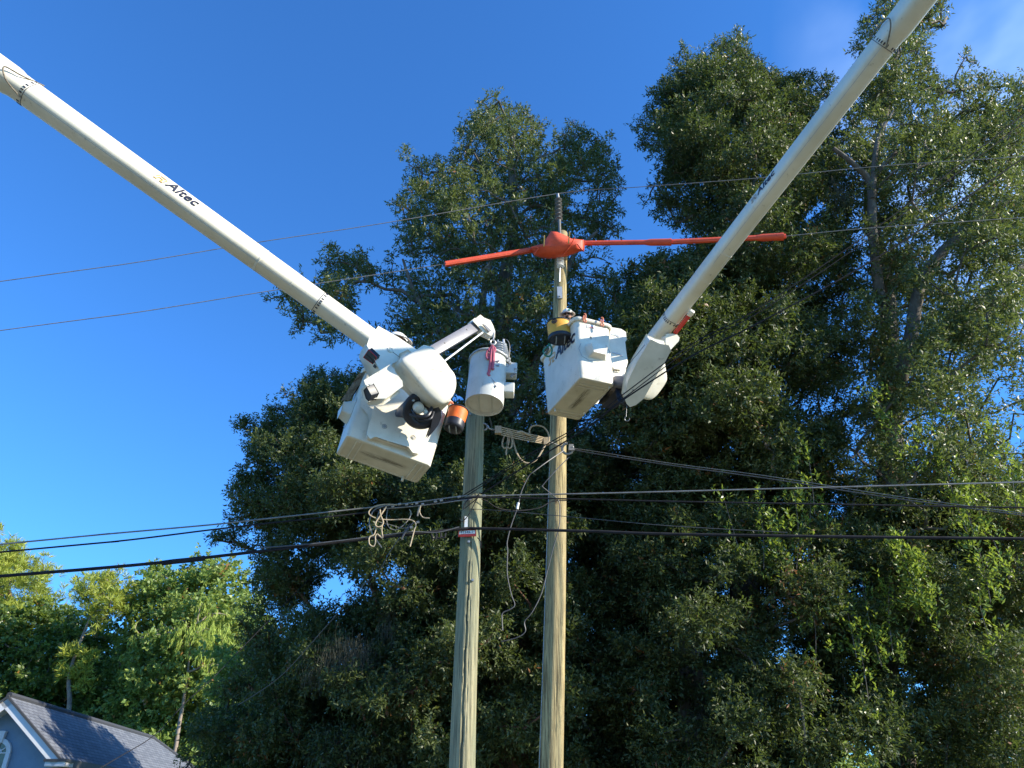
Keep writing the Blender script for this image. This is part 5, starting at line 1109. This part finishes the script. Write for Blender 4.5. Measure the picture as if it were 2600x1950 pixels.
def tree(name, label, poly, Y, trunk, r0, mat, bark, seed, spacing=.85, layers=4, maxd=3.0, rmax=.62, dens=1.0, ll=.115, lw=.042, holes=(), mode='oak', group='trees', m=9, thin=None, twigs=3, rmin=.22, extra=None, depthbias=0., cat='tree', tint_fn=None, mix2=None, edge=.75):
    rng = np.random.default_rng(seed)
    pw = [tuple(vtx(u, w_, Y)[[0, 2]]) for u, w_ in poly]; xs = [p[0] for p in pw]; zs = [p[1] for p in pw]
    C_, R_ = [], []
    for l in range(layers):
        gx = np.arange(min(xs), max(xs), spacing); gz = np.arange(min(zs), max(zs), spacing)
        X, Z = np.meshgrid(gx, gz); X = X.ravel()+rng.uniform(0, spacing, X.size); Z = Z.ravel()+rng.uniform(0, spacing, Z.size)
        k = inside(pw, X, Z); X, Z = X[k], Z[k]; d = edgedist(pw, X, Z)
        r = np.clip(d*edge, rmin*.8, rmax)*rng.uniform(.7, 1.15, len(X))
        k = d > rmin*.22; X, Z, d, r = X[k], Z[k], d[k], r[k]
        D = np.minimum(maxd, .25+1.1*d); off = ((l+rng.random(len(X)))/layers*2-1)*D + depthbias
        p = np.stack([X, np.full(len(X), Y), Z], 1); p = EY + (p-EY)*((Y+off)/Y)[:, None]
        # openings where the sky shows through
        keep = np.ones(len(X), bool)
        for i in range(len(X)):
            a, b = pix(p[i]); a /= K; b /= K
            for (hx_, hy_, rx, ry, pr) in holes:
                if ((a-hx_)/rx)**2+((b-hy_)/ry)**2 < 1 and rng.random() < pr: keep[i] = False
            if thin is not None and rng.random() < thin(a, b): keep[i] = False
            if a > 2212+40 or b > 1659+330 or a < -300: keep[i] = False
            if p[i][2] < .5: keep[i] = False
        C_.append(p[keep]); R_.append(r[keep])
    C = np.concatenate(C_); Rr = np.concatenate(R_)
    t = thing(name, label, cat, tuple(trunk[0][:2])+(0.0,), group)
    mbw, allp, par = wood_mesh('trunk', trunk, r0, C, rng, bark, t)
    base = np.array(t.location)
    for i in range(len(C)):
        for k in range(twigs):
            u = unit(rng.normal(size=3)); u[2] = u[2]*.6+.25
            e = C[i]+u*Rr[i]*.85; mbw.tube([Vector(C[i]-base), Vector((C[i]+e)/2-base+rng.normal(size=3)*.04), Vector(e-base)], [.010, .007, .004], 3, False)
    o = mbw.build('trunk', bark, None, smooth=70, recalc=False); o.parent = t
    area = ll*lw*.5*.55; cnt = dens*1.25*(np.pi*Rr**2)/area*(.6+.5*rng.random(len(C)))
    tint = rng.normal(size=len(C))*.10
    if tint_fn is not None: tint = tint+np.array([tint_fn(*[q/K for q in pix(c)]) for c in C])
    cnt = np.minimum(cnt, 4000)
    parts = [leaf_arrays(C, Rr, cnt, rng, ll, lw, mode, m, tint)]
    if mode == 'oak':                                  # loose sprays that reach out past each clump
        k_ = np.repeat(np.arange(len(C)), 3); u = unit(rng.normal(size=(len(k_), 3))); u[:, 2] = u[:, 2]*.8+.35; u = unit(u)
        sc_ = C[k_]+u*(Rr[k_]*rng.uniform(.9, 1.45, len(k_)))[:, None]; sr_ = Rr[k_]*rng.uniform(.22, .42, len(k_)); kk = np.ones(len(k_), bool)
        for i in range(len(k_)):
            a, b = pix(sc_[i]); a /= K; b /= K
            kk[i] = not any(((a-hx_)/rx)**2+((b-hy_)/ry)**2 < 1 and pr > .45 for (hx_, hy_, rx, ry, pr) in holes)
        k_, sc_, sr_ = k_[kk], sc_[kk], sr_[kk]
        parts.append(leaf_arrays(sc_, sr_, 1.3*np.pi*sr_**2/area*(.5+.6*rng.random(len(k_))), rng, ll*1.05, lw, mode, m, tint[k_]))
    LEAFN[0] += len(parts[0][1]); leaf_mesh('crown', parts, mat, t)
    return t, C, Rr
def trunkline(*pts):
    g = [np.array(P(u*K, w_*K, Y)) for u, w_, Y in pts]; f = g[0].copy()
    d = (g[0]-g[1]); d = d/abs(d[2])*(f[2]) if abs(d[2]) > .1 else np.array([0, 0, -f[2]])
    f = f+d*1.0; f[2] = 0; f[0] = g[0][0]*.9+f[0]*.1; f[1] = g[0][1]*.9+f[1]*.1
    return [f]+g
Q = 1.75
# central oak
mid_poly = [(1030, 205), (1060, 192), (1100, 225), (1142, 195), (1150, 235), (1180, 262), (1205, 285), (1235, 262), (1262, 258), (1290, 300), (1332, 292), (1342, 340), (1352, 400), (1330, 440), (1350, 480), (1335, 520), (1318, 560), (1355, 590), (1370, 650), (1370, 720), (1360, 800),
            (1300, 900), (1250, 1000), (1150, 1050), (1000, 1050), (880, 1000), (800, 900), (760, 800), (700, 790), (660, 760), (640, 715), (585, 690), (562, 650), (570, 612), (640, 590), (660, 545), (720, 520), (760, 540), (790, 535), (820, 580), (850, 560), (850, 500), (818, 460), (850, 405), (870, 350), (905, 335), (950, 345), (975, 330), (985, 285), (1010, 250)]
holesA = [(810, 700, 55, 60, .75), (760, 770, 60, 40, .8), (1000, 640, 45, 35, .5), (1255, 430, 35, 45, .7), (1270, 560, 30, 35, .7), (1195, 330, 25, 25, .6), (905, 560, 30, 30, .55), (860, 640, 35, 30, .6), (1160, 470, 25, 40, .4), (930, 480, 20, 25, .5), (1090, 330, 18, 20, .5), (1000, 420, 20, 20, .4), (700, 840, 50, 40, .7)]
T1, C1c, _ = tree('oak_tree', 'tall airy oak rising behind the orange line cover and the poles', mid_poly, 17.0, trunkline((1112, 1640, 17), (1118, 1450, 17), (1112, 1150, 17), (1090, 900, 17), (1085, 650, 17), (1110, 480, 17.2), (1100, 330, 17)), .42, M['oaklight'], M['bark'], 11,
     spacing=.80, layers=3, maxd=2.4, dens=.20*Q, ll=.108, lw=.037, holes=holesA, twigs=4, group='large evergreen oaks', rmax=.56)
low_poly = [(650, 810), (700, 800), (780, 800), (900, 850), (1100, 900), (1280, 900), (1400, 1000), (1450, 1300), (1480, 1700), (1480, 2000), (300, 2000), (385, 1640), (410, 1560), (470, 1500), (500, 1440), (520, 1400), (490, 1340), (505, 1280), (550, 1215), (520, 1190), (455, 1165), (480, 1110), (432, 1050), (500, 1040), (530, 1005), (478, 965), (520, 905), (590, 875), (640, 850)]
holesB = [(750, 1280, 85, 34, .95), (830, 1250, 60, 45, .85), (690, 1330, 60, 30, .8), (600, 1360, 40, 30, .8), (1110, 1400, 30, 30, .7), (1050, 1330, 25, 25, .5), (660, 1210, 40, 25, .6), (1270, 1070, 22, 26, .6), (980, 1500, 40, 30, .5), (700, 900, 30, 25, .6), (580, 1500, 40, 40, .4), (1240, 1240, 25, 25, .4), (880, 960, 20, 20, .4), (600, 1050, 20, 20, .5)]
T2, C2c, _ = tree('oak_tree', 'broad dark oak hung with moss filling the lower middle behind the greener pole', low_poly, 16.5, trunkline((960, 1640, 17.5), (955, 1500, 17.5), (930, 1350, 17.3), (880, 1150, 17), (820, 1000, 16.8)), .36, M['oak'], M['barkred'], 12,
     spacing=.80, layers=4, maxd=2.8, dens=.62*Q, ll=.085, lw=.031, holes=holesB, twigs=2, group='large evergreen oaks', rmax=.6)
rt_poly = [(1370, 275), (1395, 240), (1415, 180), (1440, 170), (1450, 100), (1485, 85), (1500, 105), (1540, 95), (1580, 62), (1610, 75), (1640, 110), (1655, 150), (1690, 165), (1740, 140), (1765, 165), (1795, 200), (1800, 260), (1830, 300), (1850, 400), (1870, 600), (1850, 900), (1830, 1150), (1300, 1150), (1290, 900), (1320, 780), (1330, 640), (1370, 590), (1400, 560), (1450, 545), (1480, 520), (1470, 490), (1400, 490), (1378, 455), (1395, 400), (1430, 370), (1400, 340), (1378, 310)]
holesC = [(1585, 270, 20, 25, .6), (1705, 270, 25, 22, .6), (1770, 440, 26, 30, .7), (1800, 300, 25, 30, .6), (1480, 800, 25, 20, .4), (1690, 800, 25, 25, .5), (1560, 440, 20, 24, .5), (1340, 860, 25, 30, .5), (1620, 950, 30, 22, .4), (1500, 240, 15, 20, .5), (1660, 600, 25, 25, .5), (1760, 620, 25, 25, .5)]
T3, C3c, _ = tree('oak_tree', 'tall dense oak just left of the right boom, its top against clear sky', rt_poly, 15.5, trunkline((1600, 1500, 16), (1610, 1250, 16), (1620, 950, 16), (1625, 650, 16), (1600, 400, 15.8), (1590, 220, 15.6)), .40, M['oak'], M['bark'], 13,
     spacing=.80, layers=3, maxd=2.6, dens=.48*Q, ll=.102, lw=.035, holes=holesC, twigs=2, group='large evergreen oaks', rmax=.62)
dk_poly = [(1320, 605), (1365, 575), (1400, 560), (1440, 552), (1470, 545), (1500, 520), (1560, 540), (1640, 640), (1640, 800), (1600, 950), (1450, 1020), (1330, 980), (1270, 880), (1285, 780), (1300, 700), (1305, 650)]
tree('oak_tree', 'dense very dark oak bough mass just right of the tan pole behind the right bucket', dk_poly, 14.6, trunkline((1480, 1500, 15), (1480, 1200, 15), (1475, 950, 14.8), (1465, 720, 14.6)), .2, M['oak'], M['bark'], 18,
     spacing=.66, layers=4, maxd=1.8, dens=.62*Q, ll=.10, lw=.036, holes=[(1480, 800, 25, 20, .4), (1340, 860, 25, 25, .4)], twigs=1, group='large evergreen oaks', rmax=.5)
fr_poly = [(1845, 100), (1850, 60), (1880, 20), (1900, -60), (1960, -90), (2030, -60), (2055, 10), (2045, 55), (2010, 100), (2020, 150), (2045, 190), (2060, 150), (2085, 115), (2120, 130), (2150, 180), (2190, 150), (2250, 150), (2340, 220), (2420, 400), (2460, 700), (2440, 1000), (2400, 1250), (1800, 1200), (1790, 1000), (1810, 700), (1830, 500), (1800, 400), (1770, 300), (1790, 230), (1820, 180), (1860, 160)]
holesD = [(1960, 420, 40, 45, .85), (1900, 300, 26, 60, .6), (1870, 560, 35, 60, .7), (2080, 400, 35, 40, .6), (2110, 620, 40, 35, .7), (1990, 250, 30, 35, .75), (2060, 230, 30, 30, .7), (2130, 270, 20, 22, .4), (2170, 850, 60, 60, .8), (2200, 560, 30, 30, .5), (1950, 700, 40, 40, .6), (2060, 780, 45, 35, .6), (1850, 820, 35, 30, .6), (1960, 900, 30, 30, .5), (2190, 950, 35, 60, .7), (2040, 540, 30, 30, .6), (1830, 350, 20, 30, .5), (2100, 950, 30, 20, .4), (1930, 130, 25, 30, .3), (1930, 520, 22, 40, .6)]
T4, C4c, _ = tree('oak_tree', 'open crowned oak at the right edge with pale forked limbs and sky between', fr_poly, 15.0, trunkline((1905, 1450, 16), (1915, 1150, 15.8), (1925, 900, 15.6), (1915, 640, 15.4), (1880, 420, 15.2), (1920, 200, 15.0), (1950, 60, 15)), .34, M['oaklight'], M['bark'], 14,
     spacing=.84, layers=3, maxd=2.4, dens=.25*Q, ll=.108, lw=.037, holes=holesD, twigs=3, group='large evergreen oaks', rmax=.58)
# limbs that show through the open crown
def limb(parent, pts, r, mat):
    mb = MB(); base = Vector(parent.location); pp = smooth_path([P(u*K, w_*K, Y)-base for u, w_, Y in pts], 6)
    n = len(pp); mb.tube(pp, [r[0]+(r[1]-r[0])*i/(n-1) for i in range(n)], 10); o = mb.build('limb', mat, None, smooth=70, recalc=False); o.parent = parent
limb(T4, [(1925, 900, 15.0), (1965, 740, 14.2), (1995, 600, 13.8), (2080, 500, 13.5), (2180, 430, 13.3)], (.17, .08), M['bark'])
limb(T4, [(1900, 640, 14.6), (1885, 500, 14.0), (1880, 400, 13.8), (1850, 360, 13.6), (1800, 320, 13.4)], (.13, .05), M['bark'])
limb(T4, [(1885, 430, 13.8), (1890, 340, 13.6), (1900, 290, 13.5), (1930, 240, 13.5)], (.08, .035), M['bark'])
limb(T4, [(1888, 380, 13.7), (1930, 335, 13.6), (1970, 300, 13.6)], (.07, .03), M['bark'])
limb(T4, [(2230, 560, 13.8), (2130, 640, 13.8), (2080, 700, 13.8), (2010, 720, 14)], (.09, .03), M['bark'])
limb(T1, [(1100, 900, 16.5), (1150, 800, 16.3), (1190, 700, 16.2), (1235, 560, 16.1), (1290, 500, 16.1)], (.13, .04), M['bark'])
limb(T1, [(1085, 800, 16.5), (1040, 700, 16.3), (1060, 560, 16.2), (1085, 450, 16.2)], (.12, .04), M['bark'])
limb(T1, [(1080, 820, 16.5), (960, 730, 16.2), (900, 640, 16.2), (870, 560, 16.1)], (.11, .03), M['bark'])
limb(T1, [(1080, 900, 16.5), (850, 760, 16.3), (700, 680, 16.2), (630, 640, 16.1)], (.10, .03), M['bark'])
limb(T1, [(1120, 1720, 15.2), (1114, 1600, 15.2), (1110, 1480, 15.3), (1116, 1400, 15.6)], (.46, .40), M['barkred'])
limb(T3, [(1628, 420, 14.6), (1630, 340, 14.3), (1612, 280, 14.2), (1608, 255, 14.2)], (.07, .03), M['bark'])
limb(T3, [(1600, 760, 15.0), (1625, 600, 14.6), (1628, 480, 14.4), (1628, 400, 14.4)], (.13, .07), M['bark'])
# right hand undergrowth and nearer trees
rl_poly = [(1300, 1000), (1420, 960), (1600, 1000), (1780, 1010), (1900, 1050), (2100, 1000), (2250, 980), (2420, 1050), (2440, 2000), (1250, 2000), (1250, 1500), (1290, 1200)]
holesE = [(1800, 1100, 35, 30, .7), (1740, 1200, 40, 30, .6), (1690, 1420, 45, 35, .5), (1850, 1680, 70, 30, .9), (1920, 1640, 60, 30, .7), (2130, 1560, 50, 30, .6), (1560, 1090, 25, 20, .5), (1640, 1060, 20, 20, .6), (1480, 1350, 25, 20, .4), (1840, 1380, 35, 20, .5), (2000, 1480, 25, 25, .5), (2060, 1300, 25, 20, .3), (2110, 1800, 60, 60, .5), (1510, 1620, 30, 60, .6)]
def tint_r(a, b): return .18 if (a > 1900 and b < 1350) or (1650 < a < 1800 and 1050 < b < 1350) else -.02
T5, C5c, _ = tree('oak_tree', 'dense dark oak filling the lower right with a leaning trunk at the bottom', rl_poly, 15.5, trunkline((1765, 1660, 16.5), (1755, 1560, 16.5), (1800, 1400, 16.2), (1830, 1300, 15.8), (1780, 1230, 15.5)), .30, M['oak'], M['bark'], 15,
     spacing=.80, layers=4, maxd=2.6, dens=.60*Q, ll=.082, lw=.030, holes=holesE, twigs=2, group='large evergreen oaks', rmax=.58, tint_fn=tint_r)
limb(T5, [(1765, 1570, 15.8), (1850, 1520, 15.5), (1910, 1460, 15.2), (1950, 1400, 15)], (.20, .10), M['bark'])
limb(T5, [(1762, 1700, 15.9), (1762, 1600, 15.9), (1755, 1520, 15.9)], (.26, .22), M['bark'])
limb(T5, [(1850, 1420, 14.6), (1825, 1370, 14.3), (1795, 1335, 14.2), (1765, 1325, 14.2)], (.10, .05), M['bark'])
# mossy trunk
mt = thing('mossy_trunk', 'slim pale trunk wrapped in hanging grey moss, lower right of the tan pole', 'tree', tuple(trunkline((1512, 1650, 15), (1512, 1500, 15))[0][:2])+(0,))
mb = MB(); pts = trunkline((1510, 1655, 14.6), (1513, 1560, 14.6), (1510, 1460, 14.7), (1498, 1390, 14.9), (1490, 1250, 15)); base = Vector(mt.location)
pp = smooth_path([Vector(p)-base for p in pts], 6); mb.tube(pp, [.13-.05*i/len(pp) for i in range(len(pp))], 12); o = mb.build('trunk', M['barkpale'], None, smooth=70); o.parent = mt
def moss(name, parent, spots, seed, mat=None, dens=1.0):
    rng = np.random.default_rng(seed); V = []; 
    for (u, w_, Y, rx, ln) in spots:
        n = int(1900*rx*ln*dens)
        c = np.array(P(u*K, w_*K, Y)); st = c+rng.normal(size=(n, 3))*np.array([rx*.5, rx*.35, .10]); L = ln*(.35+.65*rng.random(n)); gx = rng.normal(size=n)
        start = st + np.array([0, 0, -1.0])*(rng.random(n)*ln*.7)[:, None]
        seglen = .16*(.5+rng.random(n)); dx = rng.normal(size=(n, 3))*.035; a = start; b = start+np.stack([dx[:, 0], dx[:, 1], -seglen], 1)
        wv = unit(rng.normal(size=(n, 3))*np.array([1, 1, .15]))*(.0016+.0014*rng.random(n))[:, None]
        V.append(np.stack([a-wv, a+wv, b+wv*.4, b-wv*.4], 1).reshape(-1, 3))
    V = np.concatenate(V); n = len(V)//4
    return leaf_mesh(name, [(V, rng.random(n))], mat or M['moss'], parent)
mo = moss('moss', mt, [(1512, 1440, 14.4, .22, 2.2), (1520, 1520, 14.4, .25, 1.8), (1505, 1400, 14.5, .2, 1.2), (1530, 1590, 14.4, .2, 1.2)], 3)
hm1 = moss('hanging_moss', None, [(740, 1375, 14.3, .5, 1.0), (775, 1385, 14.3, .35, 1.1), (690, 1420, 14.4, .3, .6), (860, 1440, 14.3, .3, .8), (840, 1330, 14.4, .2, .6)], 4); tag(hm1, 'upper curtain of grey moss hanging in the dark oak below the loops', 'hanging moss', 'grey moss curtains')
hm2 = moss('hanging_moss', None, [(770, 1570, 15.0, .6, 1.3), (830, 1590, 15.0, .4, 1.2), (700, 1600, 15.0, .3, .7), (950, 1610, 15.2, .3, .8)], 5); tag(hm2, 'lower curtain of grey moss at the bottom edge left of the poles', 'hanging moss', 'grey moss curtains')
hm3 = moss('hanging_moss', None, [(1810, 395, 13.8, .25, 1.0), (1795, 380, 13.8, .15, .8)], 6, dens=.5); tag(hm3, 'small wisp of moss hanging high beside the right boom', 'hanging moss', 'grey moss curtains')
# light green vertical shoots that stand in front of the right hand foliage
def shoots(name, label, spots, seed, group=None):
    rng = np.random.default_rng(seed); t = thing(name, label, 'sapling', tuple(P(spots[0][0]*K, spots[0][1]*K, spots[0][2]+4.0)[:2])+(0,), group)
    base = np.array(t.location); parts = []; mbs = MB()
    for (u, w_, Y, h, k) in spots:
        b = np.array(P(u*K, w_*K, Y)); top = b+np.array([rng.normal()*.12*h, 0, h]); m1 = (b+top)/2+rng.normal(size=3)*.05*h
        pts = smooth_path([Vector(b), Vector(m1), Vector(top)], 8); n = len(pts); mbs.tube([q-Vector(base) for q in pts], [.009-.006*i/n for i in range(n)], 5)
        cc = []; 
        for q in pts[int(n*.05):]:
            for _ in range(k): cc.append(np.array(q)+rng.normal(size=3)*np.array([.13, .13, .08]))
        cc = np.array(cc); parts.append(leaf_arrays(cc, np.full(len(cc), .12), np.full(len(cc), 9), rng, .095, .034, 'shoot', 6, np.full(len(cc), .05)))
    # woody base down to the ground
    b = P(spots[0][0]*K, spots[0][1]*K, spots[0][2]); mbs.tube([Vector((0, 0, 0)), (b-Vector(base))+Vector((0, 2.6, -1.5)), b-Vector(base)], [.007, .006, .006], 6)
    o = mbs.build('stem', M['bark'], None, smooth=70); o.parent = t; leaf_mesh('leaves', parts, M['bright'], t)
GS = 'light green saplings against the dark oaks'
shoots('sapling', 'yellow green sapling with a long bare stem, nearest the right boom tip line', [(1755, 1560, 13.2, 2.6, 2), (1752, 1330, 13.2, 2.2, 2), (1760, 1110, 13.2, 1.4, 2)], 21, GS)
shoots('sapling', 'brightest yellow green sapling in two tufts right of centre', [(1990, 1290, 12.8, 1.0, 5), (2010, 1330, 12.8, .9, 6), (1975, 1010, 12.8, 1.6, 3), (2010, 1000, 12.8, 1.0, 2)], 22, GS)
shoots('sapling', 'thin stemmed sapling with leaf tufts at its forks, lower right of the tufted one', [(1880, 1560, 13.0, 1.6, 2), (1905, 1440, 13.0, 1.4, 2), (1930, 1420, 13.0, 1.2, 3), (1850, 1420, 13.0, 1.0, 2)], 23, GS)
shoots('sapling', 'red tipped slender sapling crossing the three right hand lines', [(1720, 1240, 13.2, 1.5, 2), (1650, 1230, 13.2, 1.4, 2), (1690, 1240, 13.2, 1.0, 3), (1600, 1200, 13.2, 1.2, 1)], 24, GS)
shoots('sapling', 'leafy yellow green sapling at the far right edge', [(2140, 1300, 12.8, 1.8, 4), (2180, 1250, 12.8, 1.8, 4), (2100, 1180, 12.8, 1.6, 3), (2195, 1100, 12.8, 1.6, 4), (2150, 1420, 12.8, 1.2, 2)], 25, GS)
# ---- background trees on the left
G2 = 'sunlit trees behind the house'
fa_poly = [(270, 1260), (305, 1225), (345, 1215), (380, 1235), (420, 1200), (470, 1190), (520, 1210), (560, 1260), (600, 1330), (640, 1450), (620, 1600), (560, 1760), (200, 1760), (190, 1500), (240, 1400), (255, 1320)]
tree('maple_tree', 'light green broadleaf tree behind the house between the pine and the dark oak', fa_poly, 48, trunkline((420, 1620, 48), (425, 1450, 48), (430, 1300, 48)), .28, M['far'], M['barkpale'], 31, spacing=1.342, layers=4, maxd=3.660, dens=.75, ll=0.244, lw=0.159, group=G2, m=6, rmax=1.220, rmin=0.488, twigs=1, holes=[(345, 1450, 20, 15, .5), (480, 1280, 20, 20, .4)])
fb_poly = [(-60, 1300), (40, 1310), (110, 1290), (160, 1310), (240, 1340), (300, 1450), (330, 1560), (420, 1620), (430, 1800), (-200, 1800), (-200, 1400)]
tree('maple_tree', 'shaded dark green tree low behind the house roof', fb_poly, 50, trunkline((150, 1600, 50), (150, 1450, 50), (140, 1380, 50)), .25, M['oakb'], M['barkpale'], 32, spacing=1.342, layers=4, maxd=3.660, dens=.8, ll=0.244, lw=0.146, group=G2, m=6, rmax=1.281, rmin=0.488, twigs=1)
p1_poly = [(-120, 1200), (-60, 1140), (0, 1140), (30, 1150), (60, 1175), (85, 1200), (120, 1215), (140, 1250), (150, 1300), (130, 1340), (90, 1330), (60, 1390), (20, 1420), (-60, 1400), (-150, 1350)]
tree('pine_tree', 'tall pine at the left edge with dark bare limbs under a yellow green top', p1_poly, 53, trunkline((-10, 1640, 53), (5, 1480, 53), (30, 1330, 53), (-10, 1200, 53)), .30, M['pine'], M['barkred'], 33, spacing=1.159, layers=4, maxd=3.172, dens=.75, ll=0.439, lw=0.043, group=G2, mode='burst', m=14, rmax=0.915, rmin=0.549, twigs=2, holes=[(110, 1270, 22, 16, .6), (40, 1290, 30, 25, .5), (30, 1240, 20, 15, .5)])
p2_poly = [(160, 1255), (190, 1232), (240, 1225), (280, 1240), (292, 1275), (288, 1310), (270, 1345), (230, 1350), (210, 1370), (190, 1360), (165, 1330), (150, 1290)]
tp2 = tree('pine_tree', 'bright yellow green pine above the house roof with one low separate tuft', p2_poly, 46, trunkline((145, 1560, 46), (150, 1460, 46), (180, 1370, 46), (215, 1290, 46)), .16, M['pine'], M['barkpale'], 34, spacing=0.915, layers=4, maxd=2.440, dens=.9, ll=0.390, lw=0.043, group=G2, mode='burst', m=14, rmax=0.854, rmin=0.488, twigs=2)
rng = np.random.default_rng(77); cc = np.array([np.array(P(u*K, w_*K, 45.8))+rng.normal(size=3)*.15 for u, w_ in ((150, 1425), (165, 1415), (185, 1432), (200, 1430), (140, 1440), (178, 1455), (185, 1470), (155, 1450))])
leaf_mesh('low_tuft', [leaf_arrays(cc, np.full(len(cc), .52), np.full(len(cc), 260), rng, .39, .043, 'burst', 14, np.full(len(cc), .05))], M['pine'], tp2[0])
cy_poly = [(300, 1340), (330, 1345), (380, 1340), (420, 1322), (400, 1310), (430, 1295), (500, 1330), (508, 1370), (490, 1400), (495, 1440), (470, 1450), (462, 1500), (440, 1545), (420, 1500), (425, 1440), (400, 1420), (375, 1420), (350, 1400), (330, 1380), (300, 1390), (270, 1370), (285, 1345)]
tree('cypress_tree', 'feathery drooping pale green tree with a slim white trunk beside the dark oak', cy_poly, 44, trunkline((375, 1640, 44), (388, 1560, 44), (402, 1480, 44), (410, 1400, 44), (400, 1340, 44)), .13, M['cyp'], M['barkpale'], 35, spacing=0.728, layers=3, maxd=2.240, dens=.55, ll=0.280, lw=0.042, group=G2, mode='droop', m=12, rmax=0.532, rmin=0.308, twigs=1)
bk_poly = [(430, 1400), (520, 1350), (640, 1380), (800, 1450), (1000, 1480), (1250, 1500), (1480, 1480), (1700, 1500), (2000, 1540), (2300, 1560), (2600, 1560), (2600, 1900), (430, 1900)]
tag_t = tree('background_tree', 'low sunlit yellow green tree seen through gaps under the oaks', bk_poly, 30, trunkline((900, 1640, 30), (900, 1560, 30)), .2, M['far'], M['barkpale'], 36, spacing=1.3, layers=3, maxd=2, dens=.6, ll=.20, lw=.12, group=G2, m=6, rmax=.9, rmin=.4, twigs=1)
shade_oak_poly = [(900, 1010), (1050, 960), (1200, 980), (1290, 1050), (1300, 1300), (1310, 1800), (860, 1800), (850, 1500), (870, 1200)]  # oak added to throw shade on the house roof, also thickening the foliage
tree('oak_tree', 'farther oak added behind the front oaks to shade the house roof, mostly hidden', shade_oak_poly, 26, trunkline((1090, 1600, 26), (1090, 1400, 26), (1080, 1200, 26)), .35, M['oak'], M['bark'], 37, spacing=1.3, layers=4, maxd=3.5, dens=.8, ll=.16, lw=.075, group='large evergreen oaks', rmax=1.0, twigs=1, holes=[(1240, 1240, 40, 30, .6), (1110, 1400, 50, 40, .6)])
